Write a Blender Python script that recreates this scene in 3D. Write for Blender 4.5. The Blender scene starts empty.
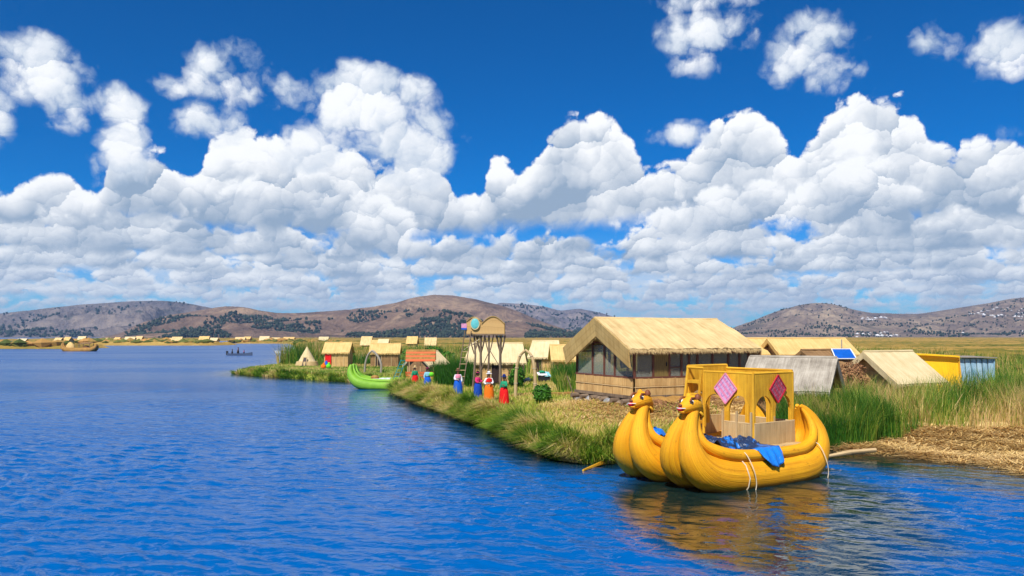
import bpy, bmesh, math, random
import numpy as np
from mathutils import Vector, Matrix

random.seed(7)
RNG = np.random.default_rng(7)
SC = bpy.context.scene
COL = SC.collection

# ------------------------------------------------------------------ camera, sky, sun, exposure
CAM_H = 4.0            # metres above the lake
FPX = 800.0            # focal length in pixels of the 1024 wide photograph
HOR = 336.0            # image row of the horizon

cam_data = bpy.data.cameras.new('camera')
cam_data.sensor_width = 36.0
cam_data.lens = 36.0 * FPX / 1024.0
cam_data.shift_y = (HOR - 288.0) / 1024.0
cam_data.clip_start = 0.1
cam_data.clip_end = 60000.0
cam = bpy.data.objects.new('camera', cam_data)
COL.objects.link(cam)
cam.location = (0, 0, CAM_H)
cam.rotation_euler = (math.radians(90), 0, 0)
SC.camera = cam

SC.view_settings.view_transform = 'Standard'
SC.view_settings.look = 'None'
SC.view_settings.exposure = 0.4
SC.view_settings.gamma = 1.0
SC.render.engine = 'CYCLES'
SC.cycles.use_denoising = True
SC.cycles.max_bounces = 8
SC.cycles.transparent_max_bounces = 16
SC.cycles.volume_bounces = 0
SC.cycles.caustics_reflective = False
SC.cycles.caustics_refractive = False
SC.cycles.sample_clamp_indirect = 6.0

SUN_DIR = Vector((-0.30, -0.72, 0.98)).normalized()      # towards the sun: behind the camera, a little left, high
sun_el = math.asin(SUN_DIR.z)
sun_az = math.atan2(SUN_DIR.x, SUN_DIR.y)
sun_data = bpy.data.lights.new('sun', 'SUN')
sun_data.energy = 4.8
sun_data.angle = math.radians(0.5)
sun_data.color = (1.0, 0.955, 0.88)
sun = bpy.data.objects.new('sun', sun_data)
COL.objects.link(sun)
sun.rotation_euler = (-SUN_DIR).to_track_quat('-Z', 'Y').to_euler()
sun.location = (0, 0, 50)

def px_sky(px, py):
    """photo pixel above the horizon -> azimuth, elevation in degrees"""
    x = (px - 512.0) / FPX; z = (HOR - py) / FPX
    return math.degrees(math.atan(x)), math.degrees(math.atan2(z, math.sqrt(1 + x * x)))

class NT:
    """small expression layer over a node tree"""
    def __init__(self, tree): self.t = tree
    def n(self, kind, **kw):
        nd = self.t.nodes.new(kind)
        for k, v in kw.items(): setattr(nd, k, v)
        return nd
    def put(self, sock, v):
        if isinstance(v, E): v = v.s
        if hasattr(v, 'links') or isinstance(v, bpy.types.NodeSocket): self.t.links.new(v, sock)
        else: sock.default_value = v
    def math(self, op, *a, clamp=False):
        nd = self.n('ShaderNodeMath', operation=op, use_clamp=clamp)
        for i, v in enumerate(a): self.put(nd.inputs[i], v)
        return E(self, nd.outputs[0])
    def vmath(self, op, *a):
        nd = self.n('ShaderNodeVectorMath', operation=op)
        for i, v in enumerate(a): self.put(nd.inputs[i], v)
        return E(self, nd.outputs['Vector'])
    def scale(self, v, f):
        nd = self.n('ShaderNodeVectorMath', operation='SCALE')
        self.put(nd.inputs[0], v); self.put(nd.inputs['Scale'], f)
        return E(self, nd.outputs['Vector'])
    def smooth(self, v, a, b, c=0.0, d=1.0):
        nd = self.n('ShaderNodeMapRange', interpolation_type='SMOOTHSTEP')
        for i, x in enumerate((v, a, b, c, d)): self.put(nd.inputs[i], x)
        return E(self, nd.outputs[0])
    def lin(self, v, a, b, c=0.0, d=1.0):
        nd = self.n('ShaderNodeMapRange', interpolation_type='LINEAR')
        for i, x in enumerate((v, a, b, c, d)): self.put(nd.inputs[i], x)
        return E(self, nd.outputs[0])
    def noise(self, vec, scale, detail=4.0, rough=0.55, dist=0.0, dims='3D', out='Fac'):
        nd = self.n('ShaderNodeTexNoise', noise_dimensions=dims)
        if vec is not None: self.put(nd.inputs['Vector'], vec)
        nd.inputs['Scale'].default_value = scale; nd.inputs['Detail'].default_value = detail
        nd.inputs['Roughness'].default_value = rough; nd.inputs['Distortion'].default_value = dist
        return E(self, nd.outputs[out])
    def voro(self, vec, scale, detail=3.0, rough=0.5, lac=2.1, feature='F1', smooth=0.3, out='Distance'):
        nd = self.n('ShaderNodeTexVoronoi', feature=feature)
        nd.normalize = True
        self.put(nd.inputs['Vector'], vec)
        nd.inputs['Scale'].default_value = scale; nd.inputs['Detail'].default_value = detail
        nd.inputs['Roughness'].default_value = rough; nd.inputs['Lacunarity'].default_value = lac
        if feature == 'SMOOTH_F1': nd.inputs['Smoothness'].default_value = smooth
        return E(self, nd.outputs[out])
    def mix(self, f, a, b, blend='MIX'):
        nd = self.n('ShaderNodeMix', data_type='RGBA', blend_type=blend)
        self.put(nd.inputs[0], f); self.put(nd.inputs[6], a); self.put(nd.inputs[7], b)
        return E(self, nd.outputs[2])
    def ramp(self, f, stops, interp='LINEAR'):
        nd = self.n('ShaderNodeValToRGB'); cr = nd.color_ramp; cr.interpolation = interp
        while len(cr.elements) < len(stops): cr.elements.new(0.5)
        for e, (p, c) in zip(cr.elements, stops): e.position = p; e.color = (*c[:3], 1)
        self.put(nd.inputs[0], f)
        return E(self, nd.outputs[0])
    def curve(self, f, pts):
        """float curve through (x, y), both already in 0..1"""
        nd = self.n('ShaderNodeFloatCurve'); c = nd.mapping.curves[0]
        nd.mapping.extend = 'HORIZONTAL'
        while len(c.points) < len(pts): c.points.new(0.5, 0.5)
        for p, (x, y) in zip(c.points, pts): p.location = (x, y); p.handle_type = 'AUTO'
        nd.mapping.update()
        self.put(nd.inputs['Value'], f)
        return E(self, nd.outputs[0])
    def sep(self, v):
        nd = self.n('ShaderNodeSeparateXYZ'); self.put(nd.inputs[0], v)
        return [E(self, o) for o in nd.outputs]
    def comb(self, x, y, z):
        nd = self.n('ShaderNodeCombineXYZ')
        for i, v in enumerate((x, y, z)): self.put(nd.inputs[i], v)
        return E(self, nd.outputs[0])

class E:
    def __init__(self, nt, s): self.nt, self.s = nt, s
    def __add__(self, o): return self.nt.math('ADD', self, o)
    __radd__ = __add__
    def __sub__(self, o): return self.nt.math('SUBTRACT', self, o)
    def __rsub__(self, o): return self.nt.math('SUBTRACT', o, self)
    def __mul__(self, o): return self.nt.math('MULTIPLY', self, o)
    __rmul__ = __mul__
    def __truediv__(self, o): return self.nt.math('DIVIDE', self, o)
    def max(self, o): return self.nt.math('MAXIMUM', self, o)
    def min(self, o): return self.nt.math('MINIMUM', self, o)
    def clamp(self): return self.nt.math('ADD', self, 0.0, clamp=True)

world = bpy.data.worlds.new('World')
SC.world = world
world.use_nodes = True
wt = NT(world.node_tree)
for nd in list(world.node_tree.nodes): world.node_tree.nodes.remove(nd)
SKY_STRENGTH = 0.075

def build_sky():
    out = wt.n('ShaderNodeOutputWorld'); bg = wt.n('ShaderNodeBackground')
    bg.inputs['Strength'].default_value = SKY_STRENGTH
    wt.t.links.new(bg.outputs[0], out.inputs['Surface'])
    sky = wt.n('ShaderNodeTexSky', sky_type='NISHITA')
    sky.sun_disc = False
    sky.sun_elevation = sun_el
    sky.sun_rotation = sun_az
    sky.altitude = 3800; sky.air_density = 1.0; sky.dust_density = 0.3; sky.ozone_density = 3.0
    hs = wt.n('ShaderNodeHueSaturation')
    hs.inputs['Hue'].default_value = 0.504
    hs.inputs['Saturation'].default_value = 1.85
    hs.inputs['Value'].default_value = 1.15
    wt.t.links.new(sky.outputs[0], hs.inputs['Color'])
    col = wt.vmath('MULTIPLY', hs.outputs['Color'], (0.06, 1.0, 1.08))

    tc = wt.n('ShaderNodeTexCoord')
    d = wt.vmath('NORMALIZE', tc.outputs['Generated'])
    dx, dy, dz = wt.sep(d)
    az = wt.math('ARCTAN2', dx, dy) * 57.2958
    el = wt.math('ARCSINE', dz) * 57.2958
    K = 0.83 / SKY_STRENGTH
    Q = wt.comb(az, el, 0.0)                       # one unit = one degree
    def C(*c): return tuple(K * x for x in c)

    w1 = wt.vmath('SUBTRACT', wt.noise(Q, 0.30, 2.0, 0.5, dims='2D', out='Color'), (0.5, 0.5, 0.5))
    w2 = wt.vmath('SUBTRACT', wt.noise(Q, 1.6, 4.0, 0.62, dims='2D', out='Color'), (0.5, 0.5, 0.5))
    Qw = wt.vmath('ADD', wt.vmath('ADD', Q, wt.scale(w1, 1.5)), wt.scale(w2, 0.60))
    fine = wt.noise(Qw, 0.9, 6.0, 0.55, dims='2D') - 0.5
    slow = wt.noise(Q, 0.20, 4.0, 0.55, dims='2D') - 0.5
    LX, LY = -0.42, 0.90                            # where the sun side of a puff lies

    def puff(s, sy, off):
        """heads on heads: relief 0..1 and how far each head turns to the sun, -1..1"""
        rel, lit, tot = None, None, 0.0
        p0 = wt.vmath('MULTIPLY', Qw, (s, s * sy, 0.0))
        for m, w in ((1.0, 1.0), (2.2, 0.46), (5.0, 0.20)):
            p = wt.vmath('ADD', wt.scale(p0, m), (off[0] * m, off[1] * m, 0.0))
            v = wt.n('ShaderNodeTexVoronoi', voronoi_dimensions='2D', feature='F1')
            v.inputs['Scale'].default_value = 1.0
            wt.put(v.inputs['Vector'], p)
            dist = E(wt, v.outputs['Distance'])
            nx, ny, _ = wt.sep(wt.vmath('SUBTRACT', p, v.outputs['Position']))
            r = (1.0 - dist * dist * 1.3) * w
            l = (nx * LX + ny * LY) * (w * (1.0 if m < 2 else 0.8 if m < 4 else 0.5))
            rel = r if rel is None else rel + r
            lit = l if lit is None else lit + l
            tot += w
        return rel * (1 / tot), lit * (1.9 / tot)

    def prof(pts, lo, hi):
        A = [px_sky(x, y) for x, y in pts]
        c = wt.curve(wt.lin(az, -36.0, 36.0), [((a + 36) / 72, (e - lo) / (hi - lo)) for a, e in A])
        return wt.lin(c, 0.0, 1.0, lo, hi)
    beyond = wt.smooth(wt.math('ABSOLUTE', az), 33.5, 37.0)

    def shade(sh, grey, white):
        mid = tuple(0.52 * g + 0.48 * w for g, w in zip(grey, white))
        return wt.ramp(sh, [(0.0, C(*grey)), (0.42, C(*mid)), (0.78, C(*white)), (1.0, C(*[min(1.0, x * 1.03) for x in white]))])

    def row(col, top, base, s, sy, off, amp, edge, white, grey, soft, lk=0.30, v0=0.05, v1=0.95, keep=None):
        rel, lit = puff(s, sy, off)
        v = (el - base) / (top - base).max(0.5)
        st = (top - el) + (rel - 0.72) * amp + fine * (amp * 0.42)
        sb = (el - base) * (1 / soft) + (rel - 0.6) * 0.7 + fine * 1.2
        alpha = wt.smooth(st, 0.0, edge) * wt.smooth(sb, -0.5, 1.0)
        if keep is not None: alpha = alpha * wt.smooth(keep + (rel - 0.7) * 0.6 + fine * 0.5, 0.0, 0.35)
        sh = wt.lin(v, v0, v1, 0.0, 0.78) + lit * lk + (rel - 0.7) * 0.42 + slow * 1.15 + fine * 0.16
        return wt.mix(alpha, col, shade(sh + 0.15, grey, white))

    def deg(y): return px_sky(512, y)[1]
    # thin white haze of far cloud towards the horizon
    hz = wt.smooth(el, 0.0, 9.0, 1.0, 0.0)
    col = wt.mix(hz * 0.62, col, C(0.40, 0.62, 0.85) + (1,))
    veil = wt.noise(wt.vmath('MULTIPLY', Qw, (0.5, 1.9, 1)), 0.55, 5, 0.6, dims='2D')
    col = wt.mix(wt.smooth(veil, 0.36, 0.66) * wt.smooth(el, 3.2, 6.0, 1.0, 0.0) * 0.9, col, C(0.66, 0.745, 0.85) + (1,))

    def low(col, ytop, ybase, amp, s, sy, off, white, grey, cover):
        n = wt.noise(wt.vmath('ADD', wt.vmath('MULTIPLY', Q, (1, 0.35, 1)), (off[1] * 7, off[0] * 3, 0)), s * 0.42, 2.5, 0.5, dims='2D') - 0.5
        top = n * (amp * 5) + deg(ytop)
        base = slow * 0.8 + deg(ybase)
        return row(col, top, base, s, sy, off, amp * 1.5, 0.35, white, grey, 0.45, 0.36, 0.12, 1.05, n * 3.0 + cover)
    col = low(col, 301, 312, 0.30, 1.25, 2.0, (3, 9), (0.70, 0.78, 0.87), (0.46, 0.57, 0.71), 0.60)
    col = low(col, 288, 303, 0.42, 0.95, 1.8, (13, 4), (0.78, 0.84, 0.91), (0.42, 0.52, 0.67), 0.60)
    col = low(col, 272, 293, 0.6, 0.72, 1.6, (23, 14), (0.85, 0.89, 0.94), (0.37, 0.47, 0.62), 0.62)
    col = low(col, 252, 278, 0.8, 0.56, 1.5, (51, 33), (0.88, 0.915, 0.955), (0.34, 0.44, 0.58), 0.62)
    col = low(col, 232, 262, 1.0, 0.44, 1.35, (31, 6), (0.91, 0.935, 0.965), (0.31, 0.41, 0.55), 0.62)

    TOP = [(-10, 192), (20, 190), (45, 176), (75, 168), (95, 185), (112, 150), (135, 150), (165, 150), (188, 172), (205, 152), (240, 130), (275, 142),
           (310, 138), (345, 150), (385, 165), (420, 150), (448, 178), (476, 192), (496, 160), (515, 168), (540, 150), (572, 116), (603, 118), (632, 146), (655, 165),
           (695, 150), (742, 114), (775, 126), (802, 145), (835, 108), (880, 96), (912, 104), (935, 140), (965, 146), (1000, 138), (1034, 140)]
    BASE = [(-10, 226), (60, 230), (150, 222), (230, 230), (330, 236), (420, 236), (480, 232), (560, 228), (640, 222), (700, 214), (780, 222), (860, 216), (930, 220), (1034, 228)]
    wander = wt.noise(wt.vmath('MULTIPLY', Q, (1, 0.2, 1)), 0.07, 3, 0.5, dims='2D') - 0.5
    t1 = prof(TOP, 3.0, 20.0); b1 = prof(BASE, 3.0, 20.0)
    top = t1 + (wander * 20.0 + 12.0 - t1) * beyond
    base = b1 + (7.0 - b1) * beyond
    col = row(col, top, base, 0.27, 1.1, (5, 21), 2.6, 0.45, (0.95, 0.965, 0.985), (0.30, 0.40, 0.54), 0.9, 0.36, 0.22, 1.05)
    TOP2 = [(-10, 185), (40, 205), (95, 215), (140, 196), (185, 208), (235, 180), (300, 165), (360, 180), (410, 212), (470, 225), (520, 205), (560, 195),
            (610, 218), (680, 190), (730, 180), (790, 180), (850, 150), (905, 168), (950, 195), (1034, 180)]
    BASE2 = [(-10, 244), (60, 252), (150, 244), (230, 250), (330, 256), (420, 262), (480, 264), (560, 258), (640, 244), (700, 240), (780, 244), (860, 240), (930, 244), (1034, 252)]
    t2 = prof(TOP2, 3.0, 20.0); b2 = prof(BASE2, 3.0, 20.0)
    t2 = t2 + (wander * 14.0 + 9.5 - t2) * beyond; b2 = b2 + (5.5 - b2) * beyond
    keep = wt.noise(Q, 0.17, 2.5, 0.5, dims='2D') - 0.42
    col = row(col, t2, b2, 0.34, 1.15, (41, 2), 2.6, 0.7, (0.93, 0.95, 0.975), (0.31, 0.41, 0.55), 0.8, 0.38, 0.25, 1.05, keep * 3.0)

    HIGH = [(45, 70, 52, 34, 1.0), (68, 108, 30, 22, .8), (-8, 118, 26, 28, .9), (122, 104, 34, 20, .75), (160, 84, 26, 14, .5), (230, 76, 44, 30, .75),
            (212, 122, 38, 20, .8), (285, 92, 26, 16, .4), (372, 100, 62, 36, 1.3), (410, 148, 54, 40, 1.25), (345, 105, 40, 30, 1.1), (125, 160, 30, 42, .8), (310, 145, 40, 26, .7),
            (706, 38, 46, 26, .7), (700, 58, 26, 14, .45), (815, 46, 46, 32, .8), (830, 74, 32, 16, .5), (785, 72, 24, 14, .45),
            (938, 40, 30, 18, .7), (1005, 46, 40, 28, .8), (684, 134, 30, 12, .6), (656, 134, 12, 8, .4), (705, 2, 44, 8, .4), (1015, 132, 20, 10, .45)]
    S = None; VV = None
    for (x, y, rx, ry, k) in HIGH:
        a0, e0 = px_sky(x, y)
        sx = math.degrees(rx / FPX) * math.cos(math.radians(a0)) ** 2; sy = math.degrees(ry / FPX) * math.cos(math.radians(a0))
        dv = wt.vmath('MULTIPLY', wt.vmath('SUBTRACT', Q, (a0, e0, 0.0)), (1 / sx, 1 / sy, 0.0))
        nd = wt.n('ShaderNodeVectorMath', operation='DOT_PRODUCT')
        wt.put(nd.inputs[0], dv); wt.put(nd.inputs[1], dv)
        s = wt.math('MULTIPLY_ADD', E(wt, nd.outputs['Value']), -k, k)
        S = s if S is None else S.max(s)
    rest = wt.smooth(wt.noise(wt.vmath('MULTIPLY', Q, (0.8, 1.2, 1)), 0.09, 3, 0.5, dims='2D'), 0.60, 0.80, -1.4, 0.7) * wt.smooth(el, 14.0, 20.0)
    S = S.max(-2.0)
    S = S + (rest - S) * beyond.max(wt.smooth(el, 24.5, 28.0))
    rel, lit = puff(0.38, 1.1, (7, 33))
    sH = S + (rel - 0.80) * 1.5 + fine * 0.95 + slow * 1.5
    al = wt.smooth(sH, -0.35, 0.75)
    sh = wt.smooth(sH, -0.3, 1.4, 0.22, 0.74) + lit * 0.30 + fine * 0.12 + slow * 0.6
    col = wt.mix(al, col, shade(sh, (0.42, 0.53, 0.68), (0.93, 0.95, 0.98)))
    wt.put(bg.inputs['Color'], col)
build_sky()
world.cycles.sampling_method = 'MANUAL'
world.cycles.sample_map_resolution = 256

# ------------------------------------------------------------------ small mesh library
def at(px, py, z=0.0):
    """photo pixel on the level plane z -> world point"""
    Y = FPX * (CAM_H - z) / (py - HOR)
    return Vector(((px - 512.0) / FPX * Y, Y, z))

def at_d(px, py, Y):
    """photo pixel at depth Y -> world point"""
    return Vector(((px - 512.0) / FPX * Y, Y, CAM_H - (py - HOR) / FPX * Y))

class MB:
    """collects faces with UVs in metres; v runs with the grain"""
    def __init__(self): self.v, self.f, self.uv, self.sm = [], [], [], []
    def quad(self, a, b, c, d, uv=None, smooth=False):
        i = len(self.v); self.v += [Vector(a), Vector(b), Vector(c), Vector(d)]
        self.f.append((i, i + 1, i + 2, i + 3)); self.sm.append(smooth)
        if uv is None:
            w = (Vector(b) - Vector(a)).length; h = (Vector(d) - Vector(a)).length
            uv = [(0, 0), (w, 0), (w, h), (0, h)]
        self.uv.append(uv)
    def tri(self, a, b, c):
        i = len(self.v); self.v += [Vector(a), Vector(b), Vector(c)]
        self.f.append((i, i + 1, i + 2)); self.sm.append(False)
        w = (Vector(b) - Vector(a)).length
        self.uv.append([(0, 0), (w, 0), (w * .5, (Vector(c) - Vector(a)).length)])
    def box(self, lo, hi, m=None):
        x0, y0, z0 = lo; x1, y1, z1 = hi
        P = [Vector(p) for p in ((x0, y0, z0), (x1, y0, z0), (x1, y1, z0), (x0, y1, z0), (x0, y0, z1), (x1, y0, z1), (x1, y1, z1), (x0, y1, z1))]
        if m is not None: P = [m @ p for p in P]
        for q in ((0, 1, 5, 4), (1, 2, 6, 5), (2, 3, 7, 6), (3, 0, 4, 7), (4, 5, 6, 7), (3, 2, 1, 0)):
            self.quad(*[P[k] for k in q])
        return self
    def bar(self, a, b, w, h, up=(0, 0, 1)):
        """square timber from a to b"""
        a, b = Vector(a), Vector(b); z = (b - a); L = z.length; z.normalize()
        x = Vector(up).cross(z)
        if x.length < 1e-4: x = Vector((1, 0, 0))
        x.normalize(); y = z.cross(x)
        P = lambda s, t, l: a + x * (s * w / 2) + y * (t * h / 2) + z * l
        c = [(-1, -1), (1, -1), (1, 1), (-1, 1)]
        for k in range(4):
            s0, s1 = c[k], c[(k + 1) % 4]
            self.quad(P(*s0, 0), P(*s1, 0), P(*s1, L), P(*s0, L))
        self.quad(P(-1, 1, 0), P(1, 1, 0), P(1, -1, 0), P(-1, -1, 0)); self.quad(P(-1, -1, L), P(1, -1, L), P(1, 1, L), P(-1, 1, L))
        return self
    def tube(self, path, rad, n=10, cap=True, squash=1.0, wob=0.0):
        path = [Vector(p) for p in path]; N = len(path)
        if not hasattr(rad, '__len__'): rad = [rad] * N
        i0 = len(self.v); L = 0.0; Ls = []
        t0 = (path[1] - path[0]).normalized()
        ref = Vector((0, 0, 1)) if abs(t0.z) < 0.9 else Vector((0, 1, 0))
        x = ref.cross(t0).normalized()
        for k in range(N):
            t = (path[min(k + 1, N - 1)] - path[max(k - 1, 0)]).normalized()
            x = (x - t * x.dot(t)).normalized(); y = t.cross(x)
            if k: L += (path[k] - path[k - 1]).length
            Ls.append(L)
            for j in range(n):
                a = 2 * math.pi * j / n
                r = rad[k] * (1 + wob * random.uniform(-1, 1))
                self.v.append(path[k] + x * (math.cos(a) * r) + y * (math.sin(a) * r * squash))
        for k in range(N - 1):
            rm = max(rad)
            for j in range(n):
                j2 = (j + 1) % n
                self.f.append((i0 + k * n + j, i0 + k * n + j2, i0 + (k + 1) * n + j2, i0 + (k + 1) * n + j)); self.sm.append(True)
                u0 = 2 * math.pi * rm * j / n; u1 = 2 * math.pi * rm * (j + 1) / n
                self.uv.append([(u0, Ls[k]), (u1, Ls[k]), (u1, Ls[k + 1]), (u0, Ls[k + 1])])
        if cap:
            for k, rev in ((0, True), (N - 1, False)):
                idx = [i0 + k * n + j for j in range(n)]
                if rev: idx.reverse()
                self.f.append(tuple(idx)); self.sm.append(False); self.uv.append([(0.01 * j, 0) for j in range(n)])
        return self
    def lathe(self, prof, n=16, c=(0, 0, 0), ripple=0.0, nr=9, sx=1.0, sy=1.0, cap=False):
        """profile (r, z) turned round the vertical through c"""
        i0 = len(self.v); c = Vector(c); m = len(prof)
        for k, (r, z) in enumerate(prof):
            for j in range(n):
                a = 2 * math.pi * j / n
                q = r * (1 + ripple * (k / max(1, m - 1)) * math.cos(nr * a + k))
                self.v.append(c + Vector((math.cos(a) * q * sx, math.sin(a) * q * sy, z)))
        for k in range(m - 1):
            for j in range(n):
                j2 = (j + 1) % n
                self.f.append((i0 + k * n + j, i0 + k * n + j2, i0 + (k + 1) * n + j2, i0 + (k + 1) * n + j)); self.sm.append(True)
                self.uv.append([(j * .05, prof[k][1]), ((j + 1) * .05, prof[k][1]), ((j + 1) * .05, prof[k + 1][1]), (j * .05, prof[k + 1][1])])
        if cap:
            self.f.append(tuple(i0 + (m - 1) * n + j for j in range(n))); self.sm.append(False); self.uv.append([(0, 0)] * n)
        return self
    def ball(self, c, r, n=10, m=7, s=(1, 1, 1), rot=None):
        i0 = len(self.v); c = Vector(c)
        for k in range(m + 1):
            th = math.pi * k / m
            for j in range(n):
                a = 2 * math.pi * j / n
                p = Vector((math.sin(th) * math.cos(a) * s[0], math.sin(th) * math.sin(a) * s[1], math.cos(th) * s[2])) * r
                if rot is not None: p = rot @ p
                self.v.append(c + p)
        for k in range(m):
            for j in range(n):
                j2 = (j + 1) % n
                self.f.append((i0 + k * n + j, i0 + (k + 1) * n + j, i0 + (k + 1) * n + j2, i0 + k * n + j2)); self.sm.append(True)
                self.uv.append([(j * .1, k * .1), (j * .1, k * .1 + .1), (j * .1 + .1, k * .1 + .1), (j * .1 + .1, k * .1)])
        return self
    def slab(self, p00, p10, p11, p01, th, nu=8, nv=5, rough=0.0, sag=0.0, fray=0.0):
        """thick sheet between four corners, p00->p10 across the grain, p00->p01 along it; uneven like thatch"""
        p00, p10, p11, p01 = map(Vector, (p00, p10, p11, p01))
        nrm = (p10 - p00).cross(p01 - p00).normalized()
        W = (p10 - p00).length; H = (p01 - p00).length
        i0 = len(self.v); st = nu + 1
        top = []
        for j in range(nv + 1):
            for i in range(nu + 1):
                s, t = i / nu, j / nv
                p = (p00 * (1 - s) + p10 * s) * (1 - t) + (p01 * (1 - s) + p11 * s) * t
                off = random.uniform(-rough, rough) - sag * math.sin(math.pi * t) - sag * .6 * math.sin(math.pi * s)
                if fray and j in (0, nv): p = p + (p01 - p00).normalized() * random.uniform(-fray, fray)
                top.append(p + nrm * off)
        self.v += [p + nrm * th / 2 for p in top] + [p - nrm * th / 2 for p in top]
        n = len(top)
        def uvof(k): return ((k % st) / nu * W, (k // st) / nv * H)
        def add(q, sm):
            self.f.append(tuple(i0 + k for k in q)); self.sm.append(sm); self.uv.append([uvof(k % n) for k in q])
        for j in range(nv):
            for i in range(nu):
                a = j * st + i
                add((a, a + 1, a + 1 + st, a + st), True)
                add((n + a, n + a + st, n + a + 1 + st, n + a + 1), True)
        for i in range(nu):
            add((i, n + i, n + i + 1, i + 1), False)
            a = nv * st + i; add((a, a + 1, n + a + 1, n + a), False)
        for j in range(nv):
            a = j * st; add((a, a + st, n + a + st, n + a), False)
            a = j * st + nu; add((a, n + a, n + a + st, a + st), False)
        return self
    def mesh(self, name):
        me = bpy.data.meshes.new(name)
        me.from_pydata([tuple(p) for p in self.v], [], self.f)
        me.polygons.foreach_set('use_smooth', self.sm)
        uvl = me.uv_layers.new(name='UVMap')
        flat = [c for f in self.uv for p in f for c in p]
        uvl.data.foreach_set('uv', flat)
        me.update()
        me.set_sharp_from_angle(angle=math.radians(42))
        return me

def link(name, me, mat=None, parent=None, loc=None, rz=None):
    o = bpy.data.objects.new(name, me)
    COL.objects.link(o)
    if mat is not None and me is not None and len(me.materials) == 0: me.materials.append(mat)
    if parent is not None: o.parent = parent
    if loc is not None: o.location = loc
    if rz is not None: o.rotation_euler = (0, 0, rz)
    return o
def part(name, mb, mat, parent=None, label=None):
    o = link(name, mb.mesh(name) if isinstance(mb, MB) else mb, mat, parent)
    if label: o['label'] = label
    return o
def tag(o, label, cat, group=None):
    o['label'] = label; o['category'] = cat
    if group: o['group'] = group
    return o
def thing(name, label, cat, loc=(0, 0, 0), rz=0.0, group=None):
    o = bpy.data.objects.new(name, None); COL.objects.link(o)
    o.empty_display_size = 0.2
    o.location = loc; o.rotation_euler = (0, 0, rz)
    return tag(o, label, cat, group)
def structure(o): o['kind'] = 'structure'; return o
def copy_tree(o, parent=None):
    c = o.copy(); COL.objects.link(c)
    if parent is not None: c.parent = parent
    for ch in list(o.children): copy_tree(ch, c)
    return c

# smooth value noise for layout, 0..1
_T = np.random.default_rng(3).random((256, 256))
def vnoise(x, y, s=1.0, oct=3, seed=0):
    x = np.asarray(x, float) * s + 37.3 * seed; y = np.asarray(y, float) * s + 91.7 * seed
    r = 0.0; a = 1.0; tot = 0.0
    for k in range(oct):
        xi = np.floor(x).astype(int); yi = np.floor(y).astype(int)
        fx = x - xi; fy = y - yi
        fx = fx * fx * (3 - 2 * fx); fy = fy * fy * (3 - 2 * fy)
        g = lambda i, j: _T[(xi + i) & 255, (yi + j) & 255]
        r = r + a * ((g(0, 0) * (1 - fx) + g(1, 0) * fx) * (1 - fy) + (g(0, 1) * (1 - fx) + g(1, 1) * fx) * fy)
        tot += a; a *= .5; x = x * 2.03 + 11.1; y = y * 2.03 + 5.7
    return r / tot

# ------------------------------------------------------------------ materials
def new_mat(name):
    m = bpy.data.materials.new(name); m.use_nodes = True
    nt = NT(m.node_tree); b = m.node_tree.nodes['Principled BSDF']
    return m, nt, b
def c4(c): return (c[0], c[1], c[2], 1.0)
def reed_mat(name, light, dark, fibre=55.0, along=1.1, rough=0.78, bump=0.35, blotch=0.5, spots=None, lash=0.0, wet=False):
    """bundled or matted reed: fibres run with v"""
    m, nt, b = new_mat(name)
    uv = nt.n('ShaderNodeUVMap').outputs[0]
    oi = nt.n('ShaderNodeObjectInfo').outputs['Random']
    shift = nt.comb(E(nt, oi) * 31.0, E(nt, oi) * 17.0, 0.0)
    p = nt.vmath('ADD', uv, shift)
    f1 = nt.noise(nt.vmath('MULTIPLY', p, (fibre, along, 1)), 1.0, 3.0, 0.6, dims='2D')
    f2 = nt.noise(nt.vmath('MULTIPLY', p, (fibre * 0.22, along * 0.6, 1)), 1.0, 3.0, 0.6, dims='2D')
    bl = nt.noise(p, 1.3, 4.0, 0.6, dims='2D')
    t = f1 * 0.50 + f2 * 0.55 + (bl - 0.5) * blotch
    mid = tuple(0.5 * (a + c) for a, c in zip(light, dark))
    col = nt.ramp(t, [(0.22, dark), (0.50, mid), (0.80, light)])
    h = f1 + f2 * 0.7
    if lash > 0:                                   # stitched lines across the mat
        s = nt.sep(uv)[1]
        w = nt.math('PINGPONG', s, lash * 0.5)
        ln = nt.smooth(w, 0.0, 0.03, 1.0, 0.0)
        col = nt.mix(ln * 0.3, col, c4(tuple(x * 0.45 for x in dark)))
        h = h - ln * 0.8
    if spots is not None:
        sp = nt.smooth(nt.noise(p, 5.0, 4.0, 0.65, dims='2D'), 0.62, 0.72)
        col = nt.mix(sp * 0.6, col, c4(spots))
    if wet:                                        # soaked and algae-stained near the waterline
        zz = nt.sep(nt.n('ShaderNodeNewGeometry').outputs['Position'])[2]
        k = nt.smooth(zz + (bl - 0.5) * 0.12, 0.02, 0.16, 1.0, 0.0)
        col = nt.mix(k * 0.8, col, c4(tuple(x * 0.22 for x in dark)))
    nt.put(b.inputs['Base Color'], col)
    b.inputs['Roughness'].default_value = rough
    b.inputs['Specular IOR Level'].default_value = 0.25
    bp = nt.n('ShaderNodeBump'); bp.inputs['Strength'].default_value = bump; bp.inputs['Distance'].default_value = 0.02
    nt.put(bp.inputs['Height'], h); nt.put(b.inputs['Normal'], bp.outputs[0])
    return m
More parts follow.
